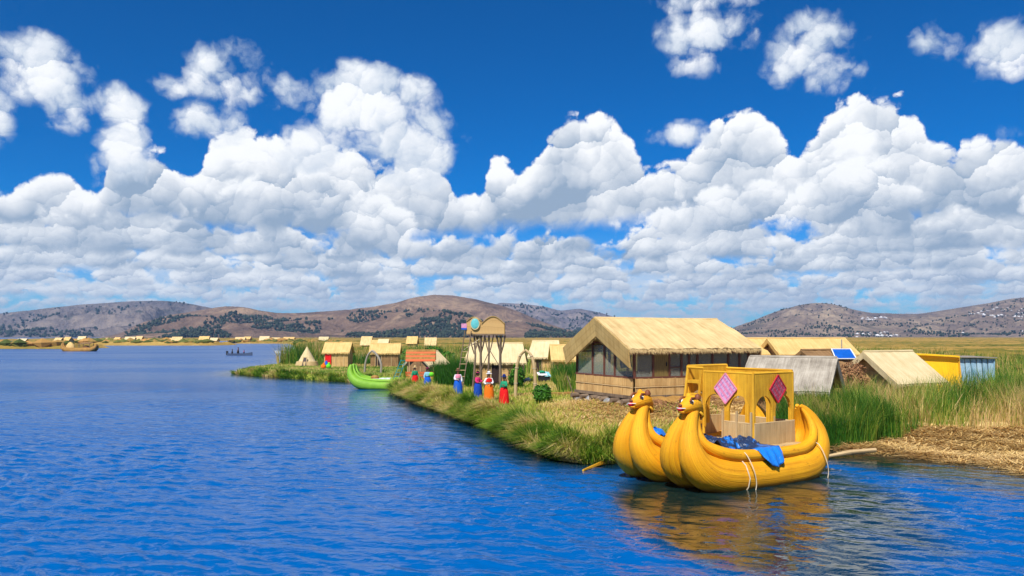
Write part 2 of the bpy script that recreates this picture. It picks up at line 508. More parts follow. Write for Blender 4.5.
def plain_mat(name, col, rough=0.6, var=0.25, scale=9.0, metal=0.0, spec=0.4, bump=0.15):
    m, nt, b = new_mat(name)
    tc = nt.n('ShaderNodeTexCoord').outputs['Object']
    n = nt.noise(tc, scale, 5.0, 0.6)
    c = nt.ramp(n, [(0.25, tuple(x * (1 - var) for x in col)), (0.75, tuple(min(1.0, x * (1 + var)) for x in col))])
    nt.put(b.inputs['Base Color'], c)
    b.inputs['Roughness'].default_value = rough; b.inputs['Metallic'].default_value = metal
    b.inputs['Specular IOR Level'].default_value = spec
    if bump:
        bp = nt.n('ShaderNodeBump'); bp.inputs['Strength'].default_value = bump; bp.inputs['Distance'].default_value = 0.02
        nt.put(bp.inputs['Height'], nt.noise(tc, scale * 3, 4.0, 0.6)); nt.put(b.inputs['Normal'], bp.outputs[0])
    return m
def wood_mat(name, col, rough=0.65):
    m, nt, b = new_mat(name)
    uv = nt.n('ShaderNodeUVMap').outputs[0]
    n = nt.noise(nt.vmath('MULTIPLY', uv, (40, 2.0, 1)), 1.0, 4.0, 0.65, dims='2D')
    c = nt.ramp(n, [(0.3, tuple(x * 0.6 for x in col)), (0.7, tuple(x * 1.3 for x in col))])
    nt.put(b.inputs['Base Color'], c); b.inputs['Roughness'].default_value = rough
    return m
def blade_mat(name, stops, rough=0.55, trans=0.3):
    """leaf blades: colour by the blade's own tint"""
    m, nt, b = new_mat(name)
    at_ = nt.n('ShaderNodeAttribute', attribute_name='tint')
    col = nt.ramp(at_.outputs['Fac'], stops)
    nt.put(b.inputs['Base Color'], col)
    b.inputs['Roughness'].default_value = rough; b.inputs['Specular IOR Level'].default_value = 0.2
    if trans:
        tr = nt.n('ShaderNodeBsdfTranslucent'); nt.put(tr.inputs['Color'], col)
        mx = nt.n('ShaderNodeMixShader'); mx.inputs[0].default_value = trans
        out = [n for n in m.node_tree.nodes if n.type == 'OUTPUT_MATERIAL'][0]
        nt.t.links.new(b.outputs[0], mx.inputs[1]); nt.t.links.new(tr.outputs[0], mx.inputs[2]); nt.t.links.new(mx.outputs[0], out.inputs['Surface'])
    return m

M = {}
M['thatch'] = reed_mat('thatch_pale', (0.78, 0.59, 0.29), (0.42, 0.27, 0.10), 26, 0.8, blotch=0.5)
M['thatch_orange'] = reed_mat('thatch_gold', (0.74, 0.52, 0.21), (0.48, 0.30, 0.09), 26, 0.8, blotch=0.5)
M['thatch_grey'] = reed_mat('thatch_weathered', (0.46, 0.41, 0.33), (0.20, 0.17, 0.13), 22, 0.8, blotch=0.9)
M['thatch_cream'] = reed_mat('thatch_cream', (0.72, 0.59, 0.35), (0.50, 0.38, 0.18), 26, 0.8, blotch=0.5)
M['mat'] = reed_mat('reed_mat', (0.70, 0.46, 0.19), (0.36, 0.20, 0.07), 22, 1.0, blotch=0.5, lash=0.45)
M['mat_brown'] = reed_mat('reed_mat_brown', (0.36, 0.21, 0.09), (0.14, 0.075, 0.03), 30, 1.0, blotch=0.6, lash=0.5)
M['mat_beige'] = reed_mat('reed_mat_beige', (0.60, 0.44, 0.22), (0.32, 0.20, 0.08), 34, 1.0, blotch=0.4)
M['bundle'] = reed_mat('golden_reed_bundle', (0.92, 0.45, 0.012), (0.56, 0.21, 0.004), 34, 0.35, rough=0.62, bump=0.7, blotch=0.35, spots=(0.40, 0.17, 0.01), wet=True)
M['bundle_pale'] = reed_mat('golden_reed_frame', (0.84, 0.47, 0.03), (0.42, 0.19, 0.008), 30, 0.7, rough=0.7, bump=0.7, blotch=0.6)
M['bundle_green'] = reed_mat('green_reed_bundle', (0.30, 0.55, 0.045), (0.07, 0.22, 0.012), 30, 0.4, rough=0.55, bump=0.3, blotch=0.5, wet=True)
M['bundle_brown'] = reed_mat('brown_reed_bundle', (0.42, 0.23, 0.06), (0.18, 0.09, 0.02), 40, 0.5, blotch=0.7)
M['stalk'] = reed_mat('dry_stalk_pole', (0.60, 0.45, 0.24), (0.34, 0.22, 0.10), 60, 0.8, blotch=0.5)
M['log'] = reed_mat('weathered_log', (0.26, 0.19, 0.13), (0.09, 0.06, 0.04), 40, 0.8, blotch=0.8)
M['red_wood'] = wood_mat('dark_red_timber', (0.13, 0.040, 0.022))
M['door_wood'] = wood_mat('olive_door_timber', (0.20, 0.135, 0.035))
M['orange_wood'] = wood_mat('orange_timber', (0.60, 0.115, 0.025))
M['grey_wood'] = wood_mat('grey_timber', (0.30, 0.26, 0.21))
M['white_paint'] = plain_mat('white_paint', (0.72, 0.74, 0.74), 0.5, 0.1)
M['blue_tarp'] = plain_mat('blue_tarp', (0.012, 0.16, 0.62), 0.32, 0.25, 4.0, spec=0.5)
M['navy_tarp'] = plain_mat('navy_tarp', (0.012, 0.035, 0.11), 0.38, 0.6, 7.0, spec=0.5)
M['rope'] = plain_mat('pale_rope', (0.62, 0.52, 0.36), 0.8, 0.2)
M['eye_white'] = plain_mat('eye_white', (0.8, 0.78, 0.72), 0.5, 0.05)
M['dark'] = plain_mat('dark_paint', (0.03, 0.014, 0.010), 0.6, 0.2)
M['brow'] = plain_mat('brown_paint', (0.20, 0.055, 0.015), 0.6, 0.2)
M['mouth'] = plain_mat('red_paint', (0.50, 0.010, 0.03), 0.7, 0.15)
M['stone'] = plain_mat('grey_stone', (0.27, 0.27, 0.28), 0.9, 0.4, 5.0)
M['black'] = plain_mat('black_rubber', (0.015, 0.016, 0.018), 0.6, 0.2)
M['turquoise'] = plain_mat('turquoise_paint', (0.12, 0.48, 0.50), 0.5, 0.2)
M['pink'] = plain_mat('pink_paint', (0.62, 0.26, 0.42), 0.6, 0.2)
M['solar'] = plain_mat('blue_panel', (0.008, 0.10, 0.46), 0.25, 0.2, 3.0, spec=0.6)
M['yellow_paint'] = reed_mat('yellow_board', (0.86, 0.52, 0.010), (0.72, 0.38, 0.005), 8, 0.4, rough=0.55, bump=0.15, blotch=0.5)
M['blue_board'] = reed_mat('faded_blue_board', (0.42, 0.58, 0.68), (0.10, 0.26, 0.40), 9, 0.5, blotch=0.9)
M['soil'] = plain_mat('dark_peat', (0.06, 0.045, 0.025), 0.9, 0.4, 4.0)
def glass_mat():
    m, nt, b = new_mat('window_film')
    b.inputs['Base Color'].default_value = (0.40, 0.39, 0.32, 1); b.inputs['Roughness'].default_value = 0.16
    tr = nt.n('ShaderNodeBsdfTransparent'); tr.inputs[0].default_value = (0.80, 0.84, 0.83, 1)
    mx = nt.n('ShaderNodeMixShader'); mx.inputs[0].default_value = 0.36
    out = [n for n in m.node_tree.nodes if n.type == 'OUTPUT_MATERIAL'][0]
    nt.t.links.new(tr.outputs[0], mx.inputs[1]); nt.t.links.new(b.outputs[0], mx.inputs[2]); nt.t.links.new(mx.outputs[0], out.inputs['Surface'])
    return m
M['glass'] = glass_mat()
def diamond_mat(name, c1, c2, c3):
    """woven wall cloth: stripes crossing a lozenge"""
    m, nt, b = new_mat(name)
    uv = nt.n('ShaderNodeUVMap').outputs[0]
    x, y, _ = nt.sep(uv)
    w = nt.math('PINGPONG', x, 0.075)
    g = nt.smooth(w, 0.03, 0.045)
    k = nt.noise(nt.vmath('MULTIPLY', uv, (9, 26, 1)), 1.0, 3.0, 0.6, dims='2D')
    col = nt.mix(g, c4(c1), c4(c2)); col = nt.mix(nt.smooth(k, 0.52, 0.62) * 0.8, col, c4(c3))
    nt.put(b.inputs['Base Color'], col); b.inputs['Roughness'].default_value = 0.85
    return m
M['weave_pink'] = diamond_mat('weave_pink', (0.75, 0.22, 0.38), (0.64, 0.38, 0.60), (0.34, 0.18, 0.42))
M['weave_red'] = diamond_mat('weave_red', (0.42, 0.02, 0.05), (0.26, 0.05, 0.09), (0.50, 0.16, 0.22))
def cloth(name, col): return plain_mat(name, col, 0.85, 0.18, 14.0, spec=0.15)
for n_, c_ in (('red', (0.66, 0.012, 0.012)), ('orange', (0.78, 0.16, 0.010)), ('blue', (0.008, 0.055, 0.36)), ('navy', (0.010, 0.030, 0.17)), ('green', (0.02, 0.26, 0.13)),
               ('magenta', (0.66, 0.035, 0.17)), ('white', (0.75, 0.73, 0.76)), ('pale_blue', (0.22, 0.50, 0.58)), ('lime', (0.14, 0.62, 0.03)), ('straw', (0.62, 0.44, 0.20)),
               ('black', (0.012, 0.011, 0.012)), ('brown', (0.20, 0.10, 0.05)), ('pink', (0.74, 0.25, 0.36)), ('teal', (0.02, 0.24, 0.24)), ('royal', (0.010, 0.10, 0.52))):
    M['c_' + n_] = cloth('cloth_' + n_, c_)
M['skin'] = plain_mat('skin', (0.33, 0.16, 0.085), 0.55, 0.08)
M['hair'] = plain_mat('black_hair', (0.010, 0.008, 0.007), 0.45, 0.2)

# ------------------------------------------------------------------ the setting: lake, islands, marsh, hills, air
def np_mesh(name, V, F, smooth=True, attrs=None):
    """numpy vertices (n,3) and quads (m,4) or triangles (m,3)"""
    me = bpy.data.meshes.new(name)
    k = F.shape[1]
    me.vertices.add(len(V)); me.vertices.foreach_set('co', np.ascontiguousarray(V, dtype=np.float32).ravel())
    me.loops.add(F.size); me.loops.foreach_set('vertex_index', np.ascontiguousarray(F, dtype=np.int32).ravel())
    me.polygons.add(len(F))
    me.polygons.foreach_set('loop_start', np.arange(0, F.size, k, dtype=np.int32))
    me.polygons.foreach_set('use_smooth', np.full(len(F), smooth))
    me.update(calc_edges=True)
    for an, av in (attrs or {}).items():
        a = me.attributes.new(an, 'FLOAT', 'POINT'); a.data.foreach_set('value', np.ascontiguousarray(av, dtype=np.float32))
    return me
def grid_faces(nr, nc):
    i = np.arange(nr - 1)[:, None] * nc + np.arange(nc - 1)[None, :]
    return np.stack([i, i + 1, i + 1 + nc, i + nc], -1).reshape(-1, 4)

# ---- the reed island: outline at the waterline, read off the shore in the photograph
SHORE = [(-29.2, 84), (-24.5, 78.5), (-19.7, 74.4), (-16.2, 71), (-13.6, 68.6), (-13.4, 70.4), (-10, 72), (-6, 70.5), (-3.6, 66), (-4.3, 62), (-6.5, 60.6), (-8.4, 59.2), (-8.5, 57.4),
         (-7.4, 53.5), (-5.9, 49.6), (-4.7, 45), (-3.3, 41.4), (-2.0, 37.6), (-0.6, 33.5), (0.3, 30.4), (1.0, 27.5), (1.5, 25.9), (2.5, 25.0), (3.4, 25.2), (4.4, 26.5), (6.2, 28.0), (8.4, 29.4),
         (10.2, 28.6), (11.0, 27.0), (12.0, 26.5), (13.1, 25.0), (14.5, 22.4), (17.5, 18.5), (24, 14), (40, 8), (300, -30), (1200, 400), (2600, 2600), (-760, 2600), (-330, 1100), (-92, 330), (-56, 200), (-34, 122), (-30.5, 103), (-30.5, 92)]
_SP = np.array(SHORE, float)
def shore_dist(x, y):
    """signed distance to the waterline, positive on land"""
    x = np.asarray(x, float); y = np.asarray(y, float)
    best = np.full(x.shape, 1e9); ins = np.zeros(x.shape, bool)
    n = len(_SP)
    for i in range(n):
        ax, ay = _SP[i]; bx, by = _SP[(i + 1) % n]
        dx, dy = bx - ax, by - ay
        t = np.clip(((x - ax) * dx + (y - ay) * dy) / (dx * dx + dy * dy), 0, 1)
        best = np.minimum(best, (x - ax - t * dx) ** 2 + (y - ay - t * dy) ** 2)
        cr = ((ay > y) != (by > y))
        with np.errstate(divide='ignore', invalid='ignore'):
            xs = ax + (y - ay) * (dx / (dy if dy != 0 else 1e-9))
        ins ^= cr & (x < xs)
    d = np.sqrt(best)
    return np.where(ins, d, -d)
# ---- water
def water_mat():
    m, nt, b = new_mat('lake_water')
    geo = nt.n('ShaderNodeNewGeometry').outputs['Position']
    x, y, z = nt.sep(geo)
    shoal_and_reflection = E(nt, nt.n('ShaderNodeAttribute', attribute_name='shoal_and_reflection').outputs['Fac'])
    # open lake is deep blue, shallows and the painted boat-reflection patch dark green
    body = nt.mix(nt.smooth(shoal_and_reflection, 0.15, 0.75), (0.0003, 0.094, 0.33, 1), (0.004, 0.020, 0.020, 1))
    n1 = nt.noise(nt.vmath('MULTIPLY', geo, (1.0, 1.5, 1.0)), 2.6, 3.0, 0.55, 0.6)
    n2 = nt.noise(nt.vmath('MULTIPLY', geo, (0.55, 1.0, 1.0)), 0.55, 3.0, 0.55, 0.3)
    gust = nt.smooth(nt.noise(nt.vmath('MULTIPLY', geo, (0.5, 1.2, 1.0)), 0.035, 3.0, 0.55), 0.35, 0.68)
    bp = nt.n('ShaderNodeBump'); bp.inputs['Distance'].default_value = 0.09
    nt.put(bp.inputs['Strength'], (gust * 0.80 + 0.22) * (1.0 - nt.smooth(shoal_and_reflection, 0.05, 0.7) * 0.74))
    nt.put(bp.inputs['Height'], n1 * 0.8 + n2 * 1.8)
    df = nt.n('ShaderNodeBsdfDiffuse'); nt.put(df.inputs['Color'], body); nt.put(df.inputs['Normal'], bp.outputs[0])
    gl = nt.n('ShaderNodeBsdfGlossy'); nt.put(gl.inputs['Normal'], bp.outputs[0])
    # ripples too far off to resolve act as roughness
    nt.put(gl.inputs['Roughness'], nt.lin(y, 25.0, 140.0, 0.02, 0.28))
    fr = nt.n('ShaderNodeFresnel'); nt.put(fr.inputs['Normal'], bp.outputs[0]); nt.put(fr.inputs['IOR'], nt.smooth(shoal_and_reflection, 0.0, 0.7, 1.33, 2.4))
    mx = nt.n('ShaderNodeMixShader'); nt.put(mx.inputs[0], E(nt, fr.outputs[0]) * nt.smooth(shoal_and_reflection, 0.0, 0.5, 0.74, 1.0))
    nt.t.links.new(df.outputs[0], mx.inputs[1]); nt.t.links.new(gl.outputs[0], mx.inputs[2])
    out = [n for n in m.node_tree.nodes if n.type == 'OUTPUT_MATERIAL'][0]
    nt.t.links.new(mx.outputs[0], out.inputs['Surface'])
    return m
M['water'] = water_mat()
def build_lake():
    Ys = [7.0]
    while Ys[-1] < 60: Ys.append(Ys[-1] * 1.0046)
    while Ys[-1] < 5600: Ys.append(Ys[-1] * 1.06)
    Ys = np.array(Ys); t = np.linspace(-1.05, 1.05, 640)
    X = t[None, :] * (Ys[:, None] + 3.0); Y = np.broadcast_to(Ys[:, None], X.shape)
    rng = np.random.default_rng(11)
    Z = np.zeros_like(X)
    for k in range(60):
        lam = 0.22 * (7.0 ** (rng.random() ** 1.5))
        th = math.radians(238 + rng.normal(0, 26))
        kx, ky = 2 * math.pi / lam * math.cos(th), 2 * math.pi / lam * math.sin(th)
        Z += lam * 0.0052 * np.sin(kx * X + ky * Y + rng.random() * 6.283) * np.clip(lam / (0.0115 * Y), 0, 1) ** 2
    calm = 0.55 + 0.75 * np.clip((vnoise(X, Y, 0.10, 3, 5) - 0.3) * 2.2, 0, 1)
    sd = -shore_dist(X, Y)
    shoal_and_reflection = np.exp(-(np.clip(sd, 0, 99) / (1.6 + 1.6 * vnoise(X, Y, .25, 2, 3)))) * .8
    el_ = np.sqrt(((X - 6.1 - .12 * (Y - 19)) / 3.9) ** 2 + ((Y - 19.5) / 7.6) ** 2)  # dark ellipse painted into the water where the boat's reflection falls
    shoal_and_reflection = np.maximum(shoal_and_reflection, np.clip(1.25 - el_ ** 3, 0, 1) * (.72 + .9 * (vnoise(X * 1.2, Y * .6, .55, 3, 21) - .42)))
    shoal_and_reflection = np.maximum(shoal_and_reflection, np.exp(-(np.clip(sd, 0, 99) / 3.2) ** 2) * np.clip((X - 8.5) / 2, 0, 1) * np.clip((32 - Y) / 3, 0, 1) * .8)
    lee = 1 - .66 * np.clip((shoal_and_reflection - .05) / .6, 0, 1)
    Z *= calm * lee * np.clip((62 - Y) / 25, 0, 1)
    # old wake of a motor boat, long low swells across the left of the view
    for (p, q, a) in ((at(0, 402), at(250, 384), 0.030), (at(0, 413), at(205, 396), 0.024), (at(0, 394), at(300, 380), 0.02)):
        dx, dy = q.x - p.x, q.y - p.y; L = math.hypot(dx, dy)
        s = ((X - p.x) * dx + (Y - p.y) * dy) / L; d = ((X - p.x) * -dy + (Y - p.y) * dx) / L
        Z += a * np.exp(-(d / 1.1) ** 2) * np.cos(d * 2.6) * np.clip((L - s) / 9, 0, 1) * np.clip((s + 30) / 8, 0, 1)
    V = np.stack([X, Y, Z], -1).reshape(-1, 3)
    o = structure(link('lake_water', np_mesh('lake_water', V, grid_faces(*X.shape), True, {'shoal_and_reflection': shoal_and_reflection.ravel()}), M['water']))
    mb = MB(); mb.quad((-6400, -280, -2.5), (6400, -280, -2.5), (6400, 6600, -2.5), (-6400, 6600, -2.5))
    structure(part('lake_bed', mb, M['water_bed']))
M['water_bed'] = plain_mat('deep_water', (0.004, 0.03, 0.09), 0.4, 0.1, 0.01, bump=0)
build_lake()

def ground_z(x, y, fine=True):
    x = np.asarray(x, float); y = np.asarray(y, float)
    d = shore_dist(x, y) + (vnoise(x, y, 1.1, 3, 2) - 0.5) * 1.3
    low = np.clip((x - 8.0) / 3.0, 0, 1) * np.clip((31 - y) / 4.0, 0, 1)          # the flat straw raft on the right
    e = np.clip((d + 0.25) / (0.75 + 1.2 * low), 0, 1); e = e * e * (3 - 2 * e)
    z = -0.45 + e * (0.90 - 0.42 * low)
    mound = np.exp(-(((x - 7.5) / 5.2) ** 2 + ((y - 38.5) / 4.4) ** 2) ** 1.5)
    z = z + 0.55 * mound * e
    if fine: z = z + e * ((vnoise(x, y, 0.6, 3, 4) - 0.5) * 0.22 + (vnoise(x, y, 3.0, 2, 6) - 0.5) * 0.09)
    return z
def gz(x, y): return float(ground_z(np.array([x]), np.array([y]))[0])

def ground_mat():
    m, nt, b = new_mat('island_ground')
    g = nt.n('ShaderNodeNewGeometry').outputs['Position']
    n1 = nt.noise(g, 0.55, 5.0, 0.62); n2 = nt.noise(nt.vmath('MULTIPLY', g, (9, 3.2, 4)), 1.0, 4.0, 0.65, 0.5); n3 = nt.noise(g, 2.3, 5.0, 0.65)
    straw = nt.ramp(n2, [(0.20, (0.42, 0.26, 0.08)), (0.38, (0.70, 0.48, 0.17)), (0.62, (0.84, 0.63, 0.30))])
    green = nt.ramp(n3, [(0.3, (0.09, 0.14, 0.015)), (0.7, (0.28, 0.31, 0.045))])
    x, y, z = nt.sep(g)
    # grass along the west shore, straw by the house and on the raft
    west = nt.smooth(x, 6.0, 1.0) * 0.30
    col = nt.mix(nt.smooth(n1 + west, 0.50, 0.68), straw, green)
    wet = nt.smooth(z, -0.02, 0.06, 1.0, 0.0)
    col = nt.mix(wet * 0.75, col, (0.055, 0.045, 0.018, 1))
    nt.put(b.inputs['Base Color'], col); b.inputs['Roughness'].default_value = 0.9; b.inputs['Specular IOR Level'].default_value = 0.15
    bp = nt.n('ShaderNodeBump'); bp.inputs['Strength'].default_value = 0.6; bp.inputs['Distance'].default_value = 0.04
    nt.put(bp.inputs['Height'], n2 + n3); nt.put(b.inputs['Normal'], bp.outputs[0])
    return m
M['ground'] = ground_mat()
def build_island():
    ys = [12.0]
    while ys[-1] < 135: ys.append(ys[-1] + max(0.16, 0.0085 * ys[-1]))
    ys = np.array(ys); xs = np.concatenate([np.arange(-46, -10, 0.4), np.arange(-10, 20, 0.2), np.arange(20, 70, 0.5)])
    X, Y = np.meshgrid(xs, ys)
    Z = ground_z(X, Y)
    V = np.stack([X, Y, Z], -1).reshape(-1, 3); F = grid_faces(*X.shape)
    keep = (V[:, 2][F] > -0.44).any(1); F = F[keep]
    used = np.unique(F); remap = -np.ones(len(V), int); remap[used] = np.arange(len(used))
    structure(link('island_ground', np_mesh('island_ground', V[used], remap[F]), M['ground']))
build_island()

def marsh_mat():
    m, nt, b = new_mat('marsh_reeds')
    g = nt.n('ShaderNodeNewGeometry').outputs['Position']
    n1 = nt.noise(nt.vmath('MULTIPLY', g, (0.010, 0.030, 0.0)), 1.0, 6.0, 0.62)
    n2 = nt.noise(nt.vmath('MULTIPLY', g, (0.5, 0.12, 1.0)), 1.0, 5.0, 0.7)
    t = n1 * 0.75 + n2 * 0.30
    col = nt.ramp(t, [(0.36, (0.075, 0.095, 0.016)), (0.46, (0.19, 0.16, 0.03)), (0.55, (0.34, 0.215, 0.05)), (0.68, (0.46, 0.31, 0.09))])
    nt.put(b.inputs['Base Color'], col); b.inputs['Roughness'].default_value = 0.95; b.inputs['Specular IOR Level'].default_value = 0.05
    bp = nt.n('ShaderNodeBump'); bp.inputs['Strength'].default_value = 1.0; bp.inputs['Distance'].default_value = 0.6
    nt.put(bp.inputs['Height'], n2); nt.put(b.inputs['Normal'], bp.outputs[0])
    return m
M['marsh'] = marsh_mat()
def build_marsh():
    """the far reed beds: a closed canopy too distant to tell stems apart"""
    ys = [62.0]
    while ys[-1] < 2500: ys.append(ys[-1] * 1.014)
    ys = np.array(ys); t = np.linspace(-0.29, 1.0, 520)
    X = t[None, :] * ys[:, None]; Y = np.broadcast_to(ys[:, None], X.shape)
    d = shore_dist(X, Y)
    back = np.where(X < 9, 112.0, 70.0) - np.clip((X - 14) * 1.0, 0, 16)          # first row of the closed canopy
    e = np.clip((d - 1) / 3, 0, 1) * np.clip((Y - back) / 6, 0, 1)
    Z = -0.6 + e * (1.55 + (vnoise(X, Y, 0.22, 3, 8) - 0.5) * 1.1 + (vnoise(X, Y, 0.9, 2, 9) - 0.5) * 0.55 + (vnoise(X, Y, 0.02, 2, 1) - .5) * 0.8)
    Z = Z + e * 0.35
    V = np.stack([X, Y, Z], -1).reshape(-1, 3); F = grid_faces(*X.shape)
    F = F[(V[:, 2][F] > -0.55).any(1)]
    used = np.unique(F); remap = -np.ones(len(V), int); remap[used] = np.arange(len(used))
    structure(link('marsh_terrain', np_mesh('marsh_terrain', V[used], remap[F]), M['marsh']))
build_marsh()

# ---- hills round the lake: ridge outline in photo pixels, distance of the ridge and of the foot
def hill_mat(name, a, b_, c_, green, town=0.0):
    m, nt, b = new_mat(name)
    g = nt.n('ShaderNodeNewGeometry').outputs['Position']
    n1 = nt.noise(g, 0.0035, 6.0, 0.62); n2 = nt.noise(g, 0.020, 6.0, 0.68); n3 = nt.noise(g, 0.009, 5.0, 0.65); n4 = nt.noise(g, 0.067, 4.0, 0.7)
    col = nt.ramp(n1 * 0.45 + n2 * 0.40 + n4 * 0.22 - 0.02, [(0.42, a), (0.52, b_), (0.62, c_)])
    col = nt.mix(nt.smooth(n3, 0.56, 0.66) * green, col, (0.05, 0.062, 0.05, 1))
    nt.put(b.inputs['Base Color'], col); b.inputs['Roughness'].default_value = 1.0; b.inputs['Specular IOR Level'].default_value = 0.0
    bp = nt.n('ShaderNodeBump'); bp.inputs['Strength'].default_value = 1.0; bp.inputs['Distance'].default_value = 22.0
    nt.put(bp.inputs['Height'], n2 + n4 * 0.4); nt.put(b.inputs['Normal'], bp.outputs[0])
    return m
HILLS = [
    ('hill', [(-60, 318), (-20, 313), (0, 313), (40, 308), (80, 304), (130, 300.5), (165, 300), (190, 303), (215, 308), (260, 316), (320, 322), (380, 330), (420, 338)], 7200, 4300, ((0.11, 0.095, 0.10), (0.19, 0.155, 0.145), (0.30, 0.24, 0.20)), .8),
    ('hill', [(455, 334), (480, 309), (500, 302), (520, 303), (545, 306), (560, 310), (580, 308), (600, 312), (620, 318), (650, 325), (690, 331), (730, 337)], 8200, 5600, ((0.11, 0.10, 0.12), (0.20, 0.17, 0.175), (0.36, 0.29, 0.25)), .7),
    ('hill', [(95, 338), (120, 332), (140, 322), (170, 314), (200, 309), (225, 305), (245, 306), (262, 310), (280, 312), (300, 312), (340, 309), (370, 306), (395, 302), (415, 296), (435, 293.5), (455, 294.5), (475, 298), (500, 304), (520, 311), (540, 320), (565, 328), (600, 334), (650, 338)], 4600, 2700, ((0.12, 0.080, 0.062), (0.215, 0.142, 0.100), (0.36, 0.245, 0.155)), .35),
    ('hill', [(690, 339), (715, 334), (735, 326), (755, 319), (775, 311), (800, 304), (815, 302), (832, 303), (850, 308), (870, 312), (900, 313), (920, 313), (940, 310), (965, 306), (990, 302), (1010, 298), (1030, 296), (1060, 293), (1100, 296), (1150, 306)], 6200, 3500, ((0.13, 0.10, 0.092), (0.24, 0.18, 0.14), (0.42, 0.32, 0.22)), .4),
]
HILL_SURF = []
HQ = 0.45                                            # hills stand this fraction of the nominal distance away
def build_hills():
    for i, (nm, prof, D1, D0, cols, green) in enumerate(HILLS):
        D1 *= HQ; D0 *= HQ
        P = np.array(prof, float)
        px = np.linspace(P[0, 0], P[-1, 0], 460)
        # smooth the outline a little, then roughen it as rock does
        h = np.interp(px, P[:, 0], HOR - P[:, 1]); k = np.ones(9) / 9
        h = np.convolve(np.pad(h, 4, mode='edge'), k, mode='valid')
        t = np.concatenate([np.linspace(0, 1, 120), np.linspace(1.02, 1.7, 26)])
        D = D0 + (D1 - D0) * t
        tx = (px - 512) / FPX
        X = tx[None, :] * D[:, None]; Y = np.broadcast_to(D[:, None], X.shape).copy()
        rise = np.where(t < 1, 0.10 * t + 0.90 * (t ** 1.55), 1 - (t - 1) * 1.3)[:, None]
        ridge = np.abs(vnoise(X, Y, 1 / 560 / HQ, 4, i) - 0.5) * 2
        ridge2 = np.abs(vnoise(X, Y, 1 / 210 / HQ, 4, i + 5) - 0.5) * 2
        rel = (0.35 - ridge) * 0.85 + (0.35 - ridge2) * 0.40
        H = h[None, :] / FPX * D1
        fall = np.clip(np.sin(np.pi * np.clip(t, 0, 1)), 0, 1)[:, None] + 0.12
        Z = CAM_H + H * rise + np.clip(H, 0, 400) * rel * fall * 0.75 + (vnoise(X, Y, 1 / 90 / HQ, 3, i + 9) - .5) * 14 * HQ * np.clip(H / 60 / HQ, 0, 1)
        lim = CAM_H + h[None, :] / FPX * Y + 3.0 * (vnoise(X, Y, 1 / 60 / HQ, 3, i + 3) - .5) * HQ * 1.6
        Z = np.minimum(Z, lim)
        Z = Z - 6 * (1 - np.clip(t * 12, 0, 1))[:, None] - 3
        V = np.stack([X, Y, Z], -1).reshape(-1, 3)
        o = structure(link(nm, np_mesh(nm, V, grid_faces(*X.shape)), hill_mat('hillside', *cols, green)))
        HILL_SURF.append((px, D, Z))
build_hills()

def blob_mass(name, P, S, mat, kind='stuff', seed=1, squash=1.0):
    """many small uneven crowns as one far-off mass"""
    rng = np.random.default_rng(seed)
    base = np.array([(0, 0, 1), (.87, 0, .35), (.27, .83, .30), (-.7, .5, .4), (-.7, -.5, .3), (.27, -.83, .4), (.45, .3, -.6), (-.5, .05, -.6), (.2, -.5, -.6)], float)
    fac = np.array([(0, 1, 2), (0, 2, 3), (0, 3, 4), (0, 4, 5), (0, 5, 1), (1, 6, 2), (2, 6, 7), (2, 7, 3), (3, 7, 4), (4, 7, 8), (4, 8, 5), (5, 8, 1), (1, 8, 6), (6, 8, 7)])
    n = len(P)
    V = base[None] * S[:, None, :] * (0.75 + 0.5 * rng.random((n, len(base), 1))) + P[:, None, :]
    F = (fac[None] + (np.arange(n) * len(base))[:, None, None]).reshape(-1, 3)
    tint = np.repeat(rng.random(n), len(base))
    o = link(name, np_mesh(name, V.reshape(-1, 3), F, False, {'tint': tint}), mat)
    o['kind'] = kind
    return o
def hill_points(i, n, tmax, seed, thr, pxlo, pxhi, sc):
    px, D, Z = HILL_SURF[i]; rng = np.random.default_rng(seed)
    a = rng.integers(0, len(px), n); r = (rng.random(n) ** 1.3 * tmax * 119).astype(int)
    x = (px[a] - 512) / FPX * D[r]; y = D[r]; z = Z[r, a]
    x = x + rng.normal(0, 4, n); y = y + rng.normal(0, 4, n)
    ok = (vnoise(x, y, sc / HQ, 3, seed) > thr) & (px[a] > pxlo) & (px[a] < pxhi) & (z > 0)
    return np.stack([x, y, z], -1)[ok], rng
M['far_tree'] = blade_mat('far_tree', [(0.0, (0.016, 0.028, 0.022)), (1.0, (0.045, 0.060, 0.035))], 0.9, 0.0)
M['far_house'] = blade_mat('far_house', [(0.0, (0.30, 0.26, 0.23)), (0.5, (0.55, 0.53, 0.52)), (1.0, (0.72, 0.72, 0.74))], 0.9, 0.0)
for (i, n, tm, sd, thr, lo, hi, sc, hgt) in ((2, 15000, 0.62, 21, 0.50, 130, 600, 1 / 210, 12), (0, 7000, 0.8, 22, 0.55, -20, 330, 1 / 300, 16), (1, 4500, 0.8, 23, 0.53, 480, 720, 1 / 300, 17), (3, 6000, 0.75, 24, 0.60, 720, 1060, 1 / 260, 9)):
    P, rng = hill_points(i, n, tm, sd, thr, lo, hi, sc)
    hh = hgt * HQ * (0.5 + 0.8 * rng.random(len(P)))
    S = np.stack([hh * 0.55, hh * 0.55, hh * 0.62], -1)
    P[:, 2] += hh * 0.4
    o = blob_mass('far_woodland', P, S, M['far_tree'], seed=sd)
    tag(o, ['dark groves on the lower slopes of the left blue hill', 'dark groves on the pale blue hill behind the middle', 'belt of dark eucalyptus trees along the foot of the brown middle hill', 'scattered dark trees on the right hill'][{0: 0, 1: 1, 2: 2, 3: 3}[i]], 'woodland')
P, rng = hill_points(3, 1500, 0.55, 31, 0.50, 860, 1060, 1 / 500)
